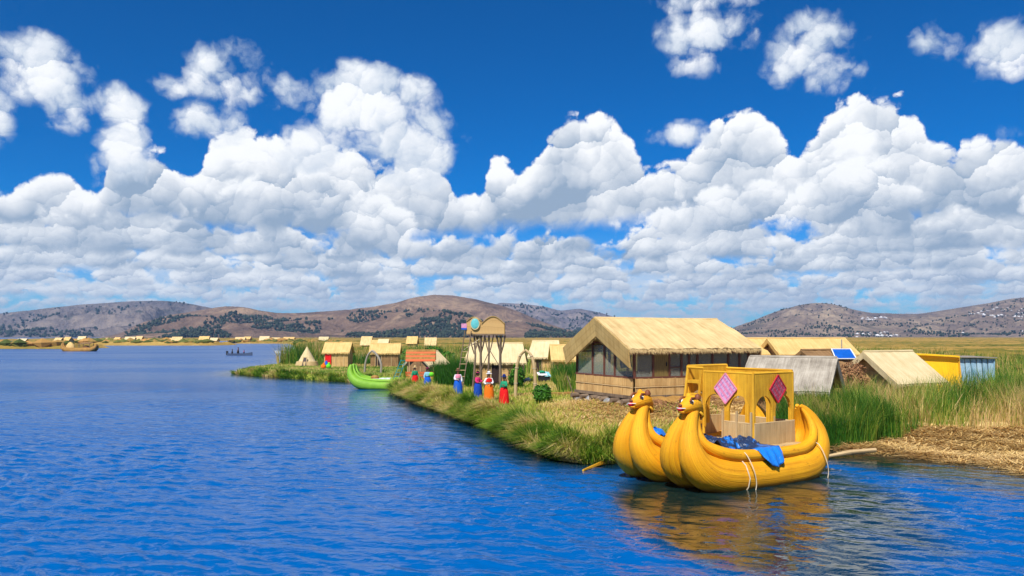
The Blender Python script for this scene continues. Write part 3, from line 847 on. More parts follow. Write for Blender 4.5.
hh = (5 + 6 * rng.random(len(P))) * HQ; P[:, 2] += hh * .3
tag(blob_mass('far_town', P, np.stack([hh * 1.2, hh * 1.2, hh * .8], -1), M['far_house'], seed=5), 'pale scattered houses of a far town on the right hillside', 'town')

# ---- low far islands on the left
def far_island(pxa, pxb, Y, depth, top, seed):
    xs = np.linspace((pxa - 512) / FPX * Y, (pxb - 512) / FPX * Y, 160); vs = np.linspace(0, 1, 26)
    X = np.broadcast_to(xs[None, :], (26, 160)); YY = Y + vs[:, None] * depth + np.zeros((1, 160))
    s = np.linspace(0, 1, 160)[None, :]
    e = np.clip(np.minimum(s, 1 - s) * 14, 0, 1) * np.clip(np.minimum(vs, 1 - vs) * 5, 0, 1)[:, None]
    e = e * np.clip(0.65 + (vnoise(X, YY, 0.08, 2, seed)) * 0.6, 0, 1)
    Z = -0.4 + e * (0.9 + top * (vnoise(X, YY, 0.16, 3, seed) ** 1.4) + 0.5 * (vnoise(X, YY, 0.7, 2, seed) - .5))
    V = np.stack([X, YY, Z], -1).reshape(-1, 3)
    structure(link('far_island_ground', np_mesh('far_island_ground', V, grid_faces(26, 160)), M['marsh']))
far_island(-70, 72, 246, 30, 1.6, 1)
far_island(60, 216, 332, 36, 2.0, 2)
far_island(228, 300, 415, 45, 1.8, 3)
far_island(-120, 330, 620, 480, 2.2, 6)
_r = np.random.default_rng(77); _P = []; _S = []
for (pa, pb, Yi, n_) in ((-20, 68, 248, 150), (64, 212, 336, 300), (231, 296, 420, 130), (296, 345, 330, 60)):
    for _k in range(n_):
        yy = Yi + 3 + _r.random() * 22; s_ = .9 + 1.5 * _r.random() ** 2
        _P.append(((pa + (pb - pa) * _r.random() - 512) / FPX * yy, yy, .5 + s_ * .35)); _S.append((s_ * 1.5, s_ * 1.2, s_ * .75))
M['far_shrub'] = blade_mat('far_shrub', [(0.0, (0.05, 0.07, 0.012)), (0.45, (0.14, 0.15, 0.03)), (0.7, (0.34, 0.19, 0.05)), (1.0, (0.46, 0.24, 0.07))], 0.9, 0.0)
tag(blob_mass('far_shrubs', np.array(_P), np.array(_S), M['far_shrub'], seed=9), 'green and rusty shrubs along the far left shore', 'shrubs')

# ---- thin blue air between here and the hills
def build_haze():
    mb = MB(); mb.box((-6500, -300, -4), (6500, 6700, 172))
    m = bpy.data.materials.new('thin_air'); m.use_nodes = True
    t = m.node_tree; t.nodes.clear()
    out = t.nodes.new('ShaderNodeOutputMaterial'); v = t.nodes.new('ShaderNodeVolumePrincipled')
    v.inputs['Color'].default_value = (0.34, 0.60, 1.0, 1); v.inputs['Density'].default_value = 0.00013
    v.inputs['Anisotropy'].default_value = 0.2
    t.links.new(v.outputs[0], out.inputs['Volume'])
    o = part('haze', mb, m); o['kind'] = 'stuff'
    tag(o, 'thin blue haze over the lake before the hills', 'haze')
build_haze()

# ------------------------------------------------------------------ reed boats
def spline(pts, n):
    """Catmull-Rom through tuples of any length"""
    P = np.array(pts, float); m = len(P); out = []
    Q = np.vstack([2 * P[0] - P[1], P, 2 * P[-1] - P[-2]])
    for k in range(n):
        s = k / (n - 1) * (m - 1); i = min(int(s), m - 2); t = s - i
        a, b, c, d = Q[i], Q[i + 1], Q[i + 2], Q[i + 3]
        out.append(0.5 * (2 * b + (c - a) * t + (2 * a - 5 * b + 4 * c - d) * t * t + (3 * b - a - 3 * c + d) * t ** 3))
    return np.array(out)

def hull_parts(root, v0, mat, path, gun, b=0.42, rope_u=(), rope_mat=None, n=46):
    """one reed hull: two fat bundles side by side and a thinner roll along each edge"""
    C = spline(path, n)
    for s in (-1, 1):
        mb = MB().tube([(c[0], v0 + s * b * c[3], c[1]) for c in C], [max(0.02, c[2] * (1 + .012 * math.sin(k * 2.1 + v0 + s))) for k, c in enumerate(C)], 24, squash=1.0)
        part('hull_bundle', mb, mat, root)
        G = spline(gun, n)
        mb = MB().tube([(g[0], v0 + s * g[3], g[1]) for g in G], [max(0.015, g[2]) for g in G], 14)
        part('gunwale_roll', mb, mat, root)
        mb2 = MB()
        # the bundle is lashed tight every half metre or so
        for k in range(3, n - 3, 3):
            c, c2 = C[k], C[k + 1]
            if c[2] < 0.1: continue
    for u in rope_u:
        k = int(np.argmin(np.abs(C[:, 0] - u) + (C[:, 1] > 0.9) * 5)); c = C[k]; g = G[k]
        pts = []
        for j in range(15):
            a = math.radians(110 - j * 16)
            pts.append((u + random.uniform(-.02, .02), v0 - b * c[3] - (c[2] + 0.02) * math.cos(math.radians(90) - a) * 0 - (c[2] + .015) * math.sin(math.radians(j * 12.5)), c[1] + (c[2] + .015) * math.cos(math.radians(j * 12.5))))
        part('lashing_rope', MB().tube(pts, 0.016, 6), rope_mat or M['rope'], root)

def puma_head(root, v0, mat, u=-3.12, z=2.16):
    """rounded animal head looking forward and out over the water"""
    mb = MB()
    secs = [(0.36, -0.20, .13, .13), (0.30, -0.04, .17, .18), (0.18, 0.05, .225, .225), (0.04, 0.06, .245, .24), (-0.10, 0.04, .225, .215), (-0.22, 0.0, .175, .165), (-0.32, -0.02, .135, .12), (-0.37, -0.02, .07, .06)]
    n = 16; i0 = 0
    for k, (du, dz, rv, rz_) in enumerate(secs):
        for j in range(n):
            a = 2 * math.pi * j / n
            mb.v.append(Vector((u + du, v0 + rv * math.cos(a), z + dz + rz_ * math.sin(a))))
    for k in range(len(secs) - 1):
        for j in range(n):
            j2 = (j + 1) % n
            mb.f.append((k * n + j, k * n + j2, (k + 1) * n + j2, (k + 1) * n + j)); mb.sm.append(True)
            mb.uv.append([(j * .06, k * .1), (j * .06 + .06, k * .1), (j * .06 + .06, k * .1 + .1), (j * .06, k * .1 + .1)])
    for k, rev in ((0, 0), (len(secs) - 1, 1)):
        idx = [k * n + j for j in range(n)]
        if not rev: idx.reverse()
        mb.f.append(tuple(idx)); mb.sm.append(False); mb.uv.append([(0, 0)] * n)
    h = part('animal_head', mb, mat, root)
    collar = MB(); ring = [(u + .22 + .12 * math.cos(a) * .6, v0 + .21 * math.sin(a), z - .20 - .10 * math.cos(a)) for a in np.linspace(0, 2 * math.pi, 17)]
    collar.tube(ring, 0.035, 8); part('collar', collar, M['bundle_pale'], h)
    mo = MB(); mo.ball((u - .365, v0, z - .045), .088, 12, 8, (1.2, 1.0, .7)); part('mouth', mo, M['mouth'], h)
    jw = MB(); jw.ball((u - .30, v0, z - .115), .10, 12, 8, (1.35, .95, .5)); part('lower_jaw', jw, mat, h)
    lp = MB(); lp.tube([(u - .30, v0 - .13, z - .02), (u - .42, v0 - .085, z - .015), (u - .465, v0, z - .015), (u - .42, v0 + .085, z - .015), (u - .30, v0 + .13, z - .02)], .011, 6); part('teeth', lp, M['eye_white'], h)
    no = MB(); no.ball((u - .385, v0, z + .055), .05, 10, 7, (.8, 1.3, .8)); part('nose', no, M['brow'], h)
    for s in (-1, 1):
        e = MB(); e.ball((u - .12, v0 + s * .165, z + .13), .058, 12, 8, (1, .75, 1)); ey = part('eye', e, M['eye_white'], h)
        p = MB(); p.ball((u - .155, v0 + s * .20, z + .136), .034, 10, 7); part('pupil', p, M['dark'], h)
        br = MB(); br.tube([(u - .22, v0 + s * .19, z + .16), (u - .14, v0 + s * .17, z + .245), (u - .03, v0 + s * .17, z + .24), (u + .03, v0 + s * .18, z + .16)], .026, 7); part('brow', br, M['brow'], h)
        ear = MB(); ear.lathe([(.085, 0), (.09, .05), (.055, .12), (.01, .15)], 10, (u + .10, v0 + s * .15, z + .20)); part('ear', ear, M['brow'] if s < 0 else mat, h)
    return h

BOAT_PATH = [(-3.00, 2.12, .11, .14), (-3.18, 1.90, .15, .28), (-3.36, 1.58, .21, .46), (-3.45, 1.20, .29, .66), (-3.36, .82, .38, .84), (-3.0, .50, .46, .96), (-2.35, .33, .51, 1.0), (-1.4, .25, .53, 1.0), (-.4, .23, .54, 1.0),
             (.6, .25, .55, 1.0), (1.20, .32, .52, 1.0), (1.66, .52, .46, .98), (1.98, .84, .38, .86), (2.08, 1.20, .30, .66), (1.97, 1.56, .21, .44), (1.78, 1.84, .12, .26), (1.64, 1.97, .05, .16)]
BOAT_GUN = [(-2.92, 2.05, .06, .05), (-3.02, 1.80, .09, .12), (-3.08, 1.50, .11, .23), (-2.98, 1.20, .135, .37), (-2.55, .97, .165, .56), (-2.0, .86, .17, .60), (-1.3, .81, .17, .62), (-.4, .79, .17, .62),
            (.5, .80, .17, .62), (.95, .85, .165, .60), (1.38, 1.0, .15, .55), (1.66, 1.24, .13, .44), (1.74, 1.50, .10, .30), (1.68, 1.74, .07, .18), (1.60, 1.88, .03, .1)]
BOAT_PATH = [(a * .90 if a > 0 else a, b_, c, d) for a, b_, c, d in BOAT_PATH]; BOAT_GUN = [(a * .92 if a > 0 else a, b_, c, d) for a, b_, c, d in BOAT_GUN]
BOAT_O = Vector((7.2, 22.6, 0.0)); BOAT_RZ = math.radians(35)

def arch_wall(L, z_top, z_bot, n_arch, z_apex, post=0.07, foot=None, th=0.06):
    """fascia board along +x with round-headed openings below"""
    mb = MB(); bay = L / n_arch
    N = 14
    for k in range(n_arch):
        x0, x1 = k * bay, (k + 1) * bay; a0, a1 = x0 + post, x1 - post
        c = (a0 + a1) / 2; r = (a1 - a0) / 2; spring = z_apex - r * 1.25
        xs = [x0, a0] + [c - r * math.cos(math.pi * j / N) for j in range(1, N)] + [a1, x1]
        lo = [z_bot, spring] + [spring + r * 1.25 * math.sin(math.pi * j / N) for j in range(1, N)] + [spring, z_bot]
        lo[1] = z_bot if False else spring
        # posts
        for (p, q) in ((x0, a0), (a1, x1)):
            mb.box((p, -th / 2, z_bot), (q, th / 2, spring))
        pts = [(x0, spring)] + list(zip(xs[1:-1], lo[1:-1])) + [(x1, spring)]
        for (p, zp), (q, zq) in zip(pts[:-1], pts[1:]):
            for y, flip in ((-th / 2, 0), (th / 2, 1)):
                A = [(p, y, zp), (q, y, zq), (q, y, z_top), (p, y, z_top)]
                uv = [(p, zp), (q, zq), (q, z_top), (p, z_top)]
                if flip: A.reverse(); uv.reverse()
                mb.quad(*A, uv=uv)
            mb.quad((p, th / 2, zp), (q, th / 2, zq), (q, -th / 2, zq), (p, -th / 2, zp))
    mb.quad((0, -th / 2, z_top), (L, -th / 2, z_top), (L, th / 2, z_top), (0, th / 2, z_top))
    for x in (0, L): mb.quad((x, -th / 2, z_bot), (x, th / 2, z_bot), (x, th / 2, z_top), (x, -th / 2, z_top))
    return mb
def xform(mb, m):
    mb.v = [m @ p for p in mb.v]; return mb
def frame2(a, b):
    """matrix taking +x to a->b (level), origin a"""
    a, b = Vector(a), Vector(b); d = (b - a); d.z = 0; d.normalize()
    return Matrix(((d.x, -d.y, 0, a.x), (d.y, d.x, 0, a.y), (0, 0, 1, a.z), (0, 0, 0, 1)))

def build_yellow_boat():
    r = thing('reed_boat', 'golden twin-hulled reed boat with two animal heads and an arched cabin', 'boat', BOAT_O, BOAT_RZ)
    hull_parts(r, 0.0, M['bundle'], BOAT_PATH, BOAT_GUN, rope_u=(-1.95,))
    hull_parts(r, 1.82, M['bundle'], BOAT_PATH, BOAT_GUN, rope_u=())
    puma_head(r, 0.0, M['bundle']); puma_head(r, 1.82, M['bundle'])
    for v0 in (0.0, 1.82):
        part('hull_floor', MB().slab((-2.7, v0 - .5, .74), (1.7, v0 - .5, .74), (1.7, v0 + .5, .74), (-2.7, v0 + .5, .74), .1, 12, 4, .015), M['mat_beige'], r)
        for u_ in (-2.6, -.9, .8):                       # worn binding cords round the edge rolls
            pass
    dk = MB().slab((-.6, -.35, .86), (1.45, -.35, .86), (1.45, 2.3, .86), (-.6, 2.35, .86), .09, 12, 8, .012)
    part('cabin_floor', dk, M['mat_beige'], r)
    for u_ in (-.5, .5, 1.35): part('cross_beam', MB().tube([(u_, -.5, .80), (u_, .8, .795), (u_, 2.45, .80)], .055, 8), M['stalk'], r)
    # cabin: corner posts, arched upper walls, reed mat parapets
    u0, u1, v0, v1 = -.45, 1.32, .12, 2.55
    A, B, C_, D = (u0, v0, 0), (u1, v0, 0), (u1, v1, 0), (u0, v1, 0)
    top, ztb = 2.92, 1.30
    part('cabin_wall', xform(arch_wall(u1 - u0, top, ztb, 2, 2.30), frame2(A, B)), M['bundle_pale'], r)
    part('cabin_wall', xform(arch_wall(1.8, top, ztb, 2, 2.30), frame2((u0, v0 + 1.8, 0), (u0, v0 + .001, 0))), M['bundle_pale'], r)
    part('cabin_wall', xform(arch_wall(u1 - u0, top + .14, ztb, 2, 2.34), frame2((u1, v1, 0), (u0, v1, 0))), M['bundle_pale'], r)
    part('cabin_wall', xform(arch_wall(v1 - v0 - .08, top + .02, ztb, 3, 2.30), frame2((u1, v0 + .04, 0), (u1, v1 - .04, 0))), M['bundle_pale'], r)
    for (x, y, zt) in ((u0, v0, top + .03), (u1, v0, top + .03), (u1, v1, top + .17), (u0, v1, top + .17), (u0, v0 + 1.8, top + .05)):
        part('corner_post', MB().tube([(x, y, .88), (x + .01, y, 1.9), (x, y, zt)], .046, 9), M['bundle_pale'], r)
    for (p, q, zt) in (((u0, v0), (u1, v0), top), ((u0, v0), (u0, v0 + 1.8), top), ((u0, v1), (u1, v1), top + .14), ((u1, v0), (u1, v1), top + .04), ((u0, v0 + 1.8), (u0, v1), top + .10)):
        part('top_rail', MB().tube([(p[0], p[1], zt + .02), (q[0], q[1], zt + .02)], .042, 8), M['bundle_pale'], r)
    for x in (u0 + .9,):
        part('middle_post', MB().bar((x, v0 - .02, .88), (x, v0 - .02, 1.7), .05, .05), M['stalk'], r)
    for (p, q, zt) in (((u0, v0 - .05), (u1 + .03, v0 - .05), 1.52), ((u1 + .05, v0), (u1 + .05, v1), 1.50), ((u0 - .05, v0 + 1.0), (u0 - .05, v0), 1.52), ((u1, v1 + .05), (u0, v1 + .05), 1.5)):
        mb = MB().slab((*p, .90), (*q, .90), (*q, zt), (*p, zt), .05, 14, 4, .008)
        part('mat_parapet', mb, M['mat_beige'], r)
        part('parapet_rail', MB().tube([(*p, zt + .01), (*q, zt + .01)], .026, 7), M['stalk'], r)
    for y in (v0 + 1.0, v0 + .5, v0): part('parapet_post', MB().bar((u0 - .09, y, .88), (u0 - .09, y, 1.86), .05, .05), M['stalk'], r)
    # woven lozenges on the two outer walls
    for mt, fr, cx, sz in (('weave_pink', frame2((u0 - .05, v0 + 1.8, 0), (u0 - .05, v0, 0)), 0.88, .44), ('weave_red', frame2((u0, v0 - .05, 0), (u1, v0 - .05, 0)), 1.02, .40)):
        mb = MB()
        P = [(cx, 0, 2.42 - sz), (cx + sz * .92, 0, 2.42), (cx, 0, 2.42 + sz), (cx - sz * .92, 0, 2.42)]
        fr_ = [Vector(p) + Vector((0, -.02, .06)) for p in P]; bk = [Vector(p) + Vector((0, .01, .06)) for p in P]
        mb.quad(*fr_); mb.quad(*bk[::-1])
        for k in range(4): mb.quad(fr_[k], bk[k], bk[(k + 1) % 4], fr_[(k + 1) % 4])
        lz = part('woven_lozenge', xform(mb, fr), M[mt], r)
        bd = MB()
        for k in range(4): bd.bar(fr_[k] - Vector((0, .006, 0)), fr_[(k + 1) % 4] - Vector((0, .006, 0)), .035, .02, up=(0, 1, 0))
        part('lozenge_border', xform(bd, fr), M['c_pink'] if mt == 'weave_pink' else M['mouth'], lz)
    # stair to the cabin top at the far front corner
    for k in range(5):
        z = .98 + k * .40
        part('stair_tread', MB().box((u0 - .30 + .05 * k, v0 + 1.88, z), (u0 + .02 + .05 * k, v1 - .06, z + .09)), M['bundle_pale'], r)
    for y in (v0 + 1.86, v1 - .02): part('stair_rail', MB().bar((u0 - .36, y, .86), (u0 - .02, y, 2.98), .07, .05), M['bundle_pale'], r)
    part('bench', MB().box((u0 + .25, v0 + .25, .93), (u1 - .2, v0 + .55, 1.22)), M['bundle_brown'], r)
    # loose painter rope hanging from the stern and bow into the water
    for (u_, vv) in ((-1.90, -1.0), (1.28, -.98)):
        pts = [(u_, -.55, .98), (u_ + .02, -.78, .92), (u_ + .05, vv, .55), (u_ + .13, vv - .03, .2), (u_ + .10, vv - .02, -.05)]
        part('hanging_rope', MB().tube([tuple(p) for p in spline(pts, 14)], .013, 6), M['rope'], r)
    return r
build_yellow_boat()

def build_tarp():
    """crumpled tarpaulin heaped on the foredeck, one corner hanging over the edge roll"""
    nu, nv = 70, 54
    U = np.linspace(-2.65, -.30, nu)[None, :] + np.zeros((nv, 1)); T = np.linspace(0, 1, nv)[:, None] + np.zeros((1, nu))
    s = (U + 2.65) / 2.35
    wid = 0.34 + 0.20 * np.sin(s * 2.6) + 0.10 * (vnoise(U, T, 2.2, 2, 3) - .5)
    Vv = 0.10 + (T - .5) * 2 * wid
    hang = np.clip(1 - ((U + .85) / .50) ** 2, 0, 1) ** .28
    Z = 0.86 + 0.26 * np.exp(-((T - .55) / .34) ** 2) * (0.6 + 0.5 * np.sin(s * 3.0)) + 0.30 * (vnoise(U * 1.0, Vv * 2.0, 3.0, 3, 7) - .5) + 0.10 * (np.abs(vnoise(U + Vv * 1.2, Vv, 7.5, 2, 9) - .5) * 2)
    rise = np.clip((-U - 1.9) / .6, 0, 1); Z = Z + rise * .32
    # the near edge goes over the gunwale and down
    out = np.clip((0.42 - T) / .42, 0, 1) * hang
    Vv = Vv - out * 0.62; over = np.clip((-Vv - .60) / .25, 0, 1)
    Z = np.where(out > 0, np.maximum(Z, 1.0) - over * 0.0, Z)
    drop = np.clip((out - .45) / .55, 0, 1)
    Vv = np.where(out > .45, -.62 - .36 * np.sqrt(drop) - (.10 * (vnoise(U, T, 7, 2, 4) - .5) + .035 * np.sin(U * 21 + T * 4)) * drop ** .5, Vv)
    Z = np.where(out > .45, 1.02 - (.50 + .16 * (vnoise(U, U * 0, 5, 2, 5) - .5) + .10 * (U + .85)) * drop ** 1.15, Z)
    V = np.stack([U + 0.05 * (vnoise(U, T, 5, 2, 8) - .5), Vv, Z], -1).reshape(-1, 3)
    me = np_mesh('tarp', V, grid_faces(nv, nu), True)
    m, nt, b = new_mat('crumpled_tarp')
    g = nt.n('ShaderNodeTexCoord').outputs['Object']
    n = nt.noise(g, 2.6, 4.0, 0.6, 0.8); n2 = nt.noise(g, 11.0, 4.0, 0.6, 0.5)
    x, y, z = nt.sep(g)
    side = nt.smooth(y, -.72, -.50, 1.0, 0.0)
    f = (nt.smooth(n, 0.56, 0.66) * 0.8).max(side)
    col = nt.mix(f, (0.010, 0.030, 0.085, 1), (0.012, 0.20, 0.70, 1))
    col = nt.mix(nt.smooth(n2, 0.60, 0.68) * 0.35 * (1.0 - side), col, (0.30, 0.38, 0.46, 1))
    nt.put(b.inputs['Base Color'], col); b.inputs['Roughness'].default_value = 0.34
    bp = nt.n('ShaderNodeBump'); bp.inputs['Strength'].default_value = 0.6; bp.inputs['Distance'].default_value = 0.05
    nt.put(bp.inputs['Height'], n2 + n); nt.put(b.inputs['Normal'], bp.outputs[0])
    o = link('tarpaulin', me, m, None, BOAT_O, BOAT_RZ)
    sm = o.modifiers.new('thick', 'SOLIDIFY'); sm.thickness = 0.012
    tag(o, 'crumpled blue tarpaulin heaped on the foredeck of the golden boat, corner hanging over the side', 'tarp')
    o2 = MB(); n_ = 22
    V2 = []
    for j in range(n_):
        for i in range(n_):
            a, c = i / (n_ - 1), j / (n_ - 1)
            V2.append((-2.75 + a * .55, 1.55 + c * .62, .98 + .22 * math.sin(a * 3.1) * math.sin(c * 3.1) + .22 * float(vnoise(a, c, 4.0, 3, 2)) + .18 * (1 - a)))
    me2 = np_mesh('tarp_small', np.array(V2), grid_faces(n_, n_), True)
    o = link('tarpaulin', me2, M['blue_tarp'], None, BOAT_O, BOAT_RZ)
    tag(o, 'small blue tarpaulin showing between the two prows of the golden boat', 'tarp')
build_tarp()

GREEN_PATH = [(-4.10, 1.82, .10, .12), (-4.16, 1.55, .17, .28), (-4.14, 1.20, .25, .5), (-3.95, .82, .33, .75), (-3.5, .48, .42, .95), (-2.8, .28, .46, 1.0), (-1.8, .20, .47, 1.0), (0, .18, .47, 1.0), (1.8, .2, .47, 1.0),
              (2.8, .28, .45, 1.0), (3.5, .5, .38, .9), (3.9, .85, .30, .7), (4.0, 1.2, .2, .45), (3.9, 1.5, .1, .2)]
GREEN_GUN = [(-3.92, 1.78, .05, .05), (-3.88, 1.5, .08, .16), (-3.72, 1.15, .11, .3), (-3.4, .86, .13, .44), (-2.8, .70, .14, .54), (-1.8, .62, .14, .58), (0, .60, .14, .6), (1.8, .62, .14, .58), (2.8, .7, .13, .54), (3.4, .9, .11, .42), (3.7, 1.2, .08, .25), (3.72, 1.45, .04, .1)]
def build_green_boat():
    p = at(402, 389.5)
    r = thing('reed_boat', 'green reed boat with upturned prow and orange slatted cabin, moored in the inlet', 'boat', (p.x + .15, p.y + 1.0, 0), math.radians(4))
    hull_parts(r, 0.0, M['bundle_green'], GREEN_PATH, GREEN_GUN, b=.40)
    hull_parts(r, 1.6, M['bundle_green'], GREEN_PATH, GREEN_GUN, b=.40)
    part('deck', MB().slab((-3.2, -.5, .64), (3.0, -.5, .64), (3.0, 2.1, .64), (-3.2, 2.1, .64), .08, 14, 6, .012), M['thatch_cream'], r)
    # cabin posts, orange slat roof and slat rail
    for (x, y) in ((.15, -.2), (2.1, -.2), (.15, 1.8), (2.1, 1.8), (1.1, -.2)):
        part('cabin_post', MB().bar((x, y, .66), (x, y, 2.32), .06, .06), M['stalk'], r)
    for k in range(6):
        z = 2.12 + k * .135; y = -.42 + k * .13
        part('roof_slat', MB().slab((.0, y, z), (2.25, y, z), (2.25, y + .16, z + .15), (0, y + .16, z + .15), .03, 4, 2, .003), M['orange_wood'] if k % 2 == 0 else M['bundle_brown'], r)
        part('roof_slat', MB().slab((.0, 2.1 - k * .13, z), (2.25, 2.1 - k * .13, z), (2.25, 1.94 - k * .13, z + .15), (0, 1.94 - k * .13, z + .15), .03, 4, 2, .003), M['orange_wood'] if k % 2 == 0 else M['bundle_brown'], r)
    part('eave_bar', MB().bar((.0, -.45, 2.10), (2.25, -.45, 2.10), .06, .06), M['orange_wood'], r)
    part('ridge_bar', MB().bar((0, .85, 2.9), (2.25, .85, 2.9), .08, .08), M['orange_wood'], r)
    for k in range(3):
        part('rail_slat', MB().box((.0, -.27, .75 + k * .2), (2.2, -.23, .88 + k * .2)), M['orange_wood'], r)
    for k in range(9): part('rail_post', MB().bar((.02 + k * .27, -.21, .66), (.02 + k * .27, -.21, 1.32), .045, .04), M['orange_wood'], r)
    for s in (0, .38): part('ladder_rail', MB().bar((-.95 + s, -.3, .66), (-.35 + s, -.25, 2.2), .05, .05), M['c_teal'], r)
    for k in range(5): part('ladder_rung', MB().bar((-.83 + k * .12, -.30, .95 + k * .3), (-.45 + k * .12, -.30, .95 + k * .3), .04, .04), M['c_teal'], r)
    part('deck_bundle', MB().ball((-2.35, .3, .82), .3, 10, 7, (1.1, 1, .7)), M['bundle_brown'], r)
    part('deck_mat', MB().slab((-2.9, 0.0, .72), (-1.2, 0, .72), (-1.2, 1.6, .72), (-2.9, 1.6, .72), .05, 8, 6, .03), M['white_paint'], r)
build_green_boat()

def rel_(px, Y): return (px - 512) / FPX * Y
def build_far_boats():
    p = at(80, 351.3)
    r = thing('reed_boat', 'small brown reed boat with a thatched hump, alone on open water to the left', 'boat', (p.x, p.y, 0), math.radians(-4))
    sc = 1.12
    path = [(a * sc, b_ * 1.25, c * 1.5, d) for a, b_, c, d in GREEN_PATH]; gun = [(a * sc, b_ * 1.25, c * 1.4, d) for a, b_, c, d in GREEN_GUN]
    hull_parts(r, 0, M['bundle_brown'], path, gun, b=.6)
    part('cabin', MB().lathe([(1.0, .6), (1.05, 1.1), (.8, 1.7), (.45, 2.2), (.05, 2.45)], 14, (-2.6, 0, 0), sx=1.2, sy=.7), M['thatch_orange'], r)
    part('canopy', MB().slab((.2, -1.0, 2.0), (3.2, -1.0, 2.0), (3.2, 1.0, 2.3), (.2, 1.0, 2.3), .12, 6, 4, .04), M['mat_brown'], r)
    for (x, y) in ((.3, -.9), (3.1, -.9), (.3, .9), (3.1, .9)): part('canopy_post', MB().bar((x, y, .6), (x, y, 2.05), .1, .1), M['log'], r)
    part('cargo', MB().ball((1.7, 0, .95), .8, 10, 7, (1.3, .8, .7)), M['c_brown'], r)
    p = at(240, 355.6)
    r = thing('motor_boat', 'low dark motor boat carrying people across the open lake', 'boat', (p.x, p.y, 0), math.radians(-3))
    mb = MB(); n = 12
    S = [(-2.6, .05, .75), (-2.0, .42, .62), (-1.0, .62, .5), (.5, .68, .46), (1.8, .64, .46), (2.5, .58, .5)]
    for (u, w, z) in S:
        mb.v += [Vector((u, -w, z)), Vector((u, -w * .7, -.12)), Vector((u, w * .7, -.12)), Vector((u, w, z)), Vector((u, w * .8, z - .03)), Vector((u, w * .5, .1)), Vector((u, -w * .5, .1)), Vector((u, -w * .8, z - .03))]
    for k in range(len(S) - 1):
        for j in range(8):
            a = k * 8 + j; b_ = k * 8 + (j + 1) % 8
            mb.f.append((a, a + 8, b_ + 8, b_)); mb.sm.append(False); mb.uv.append([(0, 0), (1, 0), (1, .3), (0, .3)])
    for k in (0, len(S) - 1): mb.f.append(tuple(k * 8 + j for j in range(8))); mb.sm.append(False); mb.uv.append([(0, 0)] * 8)
    part('hull', xform(mb, Matrix.Scale(-1, 4, (1, 0, 0))), plain_mat('boat_slate', (0.10, 0.13, 0.19), .5, .2), r)
    part('outboard_motor', MB().box((-2.85, -.15, .1), (-2.5, .15, .95)), M['black'], r)
    for x in (-1.6, -.4, .8): part('thwart', MB().box((x - .12, -.5, .28), (x + .12, .5, .34)), M['grey_wood'], r)
    p2 = Vector((rel_(286, 186), 186, 0))
    w = thing('rowing_boat', 'small white rowing boat moored by the dark reeds beside the pointed hut', 'boat', (p2.x, p2.y, 0), math.radians(40))
    mb = MB(); mb.v = []
    b0 = len(mb.v)
    for (u, w_, z) in S:
        mb.v += [Vector((u, -w_, z)), Vector((u, -w_ * .7, -.12)), Vector((u, w_ * .7, -.12)), Vector((u, w_, z)), Vector((u, w_ * .8, z - .03)), Vector((u, w_ * .5, .1)), Vector((u, -w_ * .5, .1)), Vector((u, -w_ * .8, z - .03))]
    for k in range(len(S) - 1):
        for j in range(8):
            a = k * 8 + j; b_ = k * 8 + (j + 1) % 8
            mb.f.append((a, a + 8, b_ + 8, b_)); mb.sm.append(False); mb.uv.append([(0, 0), (1, 0), (1, .3), (0, .3)])
    for k in (0, len(S) - 1): mb.f.append(tuple(k * 8 + j for j in range(8))); mb.sm.append(False); mb.uv.append([(0, 0)] * 8)
    part('hull', mb, M['white_paint'], w)
    part('thwart', MB().box((-.2, -.5, .3), (.1, .5, .36)), M['grey_wood'], w)
    return r
MOTOR_BOAT = build_far_boats()

# ------------------------------------------------------------------ the big house on the mound
def fringe(root, a, b, mat, n=400, drop=.16, th=.07, out=(0, 0, 0), seed=5):
    """ragged reed ends along an eave from a to b"""
    rng = np.random.default_rng(seed); a, b = np.array(a, float), np.array(b, float); o = np.array(out, float)
    t = rng.random(n)[:, None]
    P = a + (b - a) * t + np.stack([np.zeros(n), np.zeros(n), rng.random(n) * th], -1)
    d = (b - a) / np.linalg.norm(b - a); w = d * .018
    tip = P + o * (.3 + rng.random(n)[:, None]) + np.stack([np.zeros(n), np.zeros(n), -drop * (.25 + rng.random(n))], -1) + d * rng.normal(0, .05, n)[:, None]
    V = np.stack([P - w, P + w, tip], 1).reshape(-1, 3); F = (np.arange(n) * 3)[:, None] + np.array([[0, 1, 2]])
    me = np_mesh('eave_fringe', V, F, False); me.uv_layers.new(name='UVMap')
    uv = np.repeat(rng.random((n, 2)) * 3, 3, axis=0); me.uv_layers[0].data.foreach_set('uv', uv.astype(np.float32).ravel())
    f = link('eave_fringe', me, mat, root); f['kind'] = 'stuff'

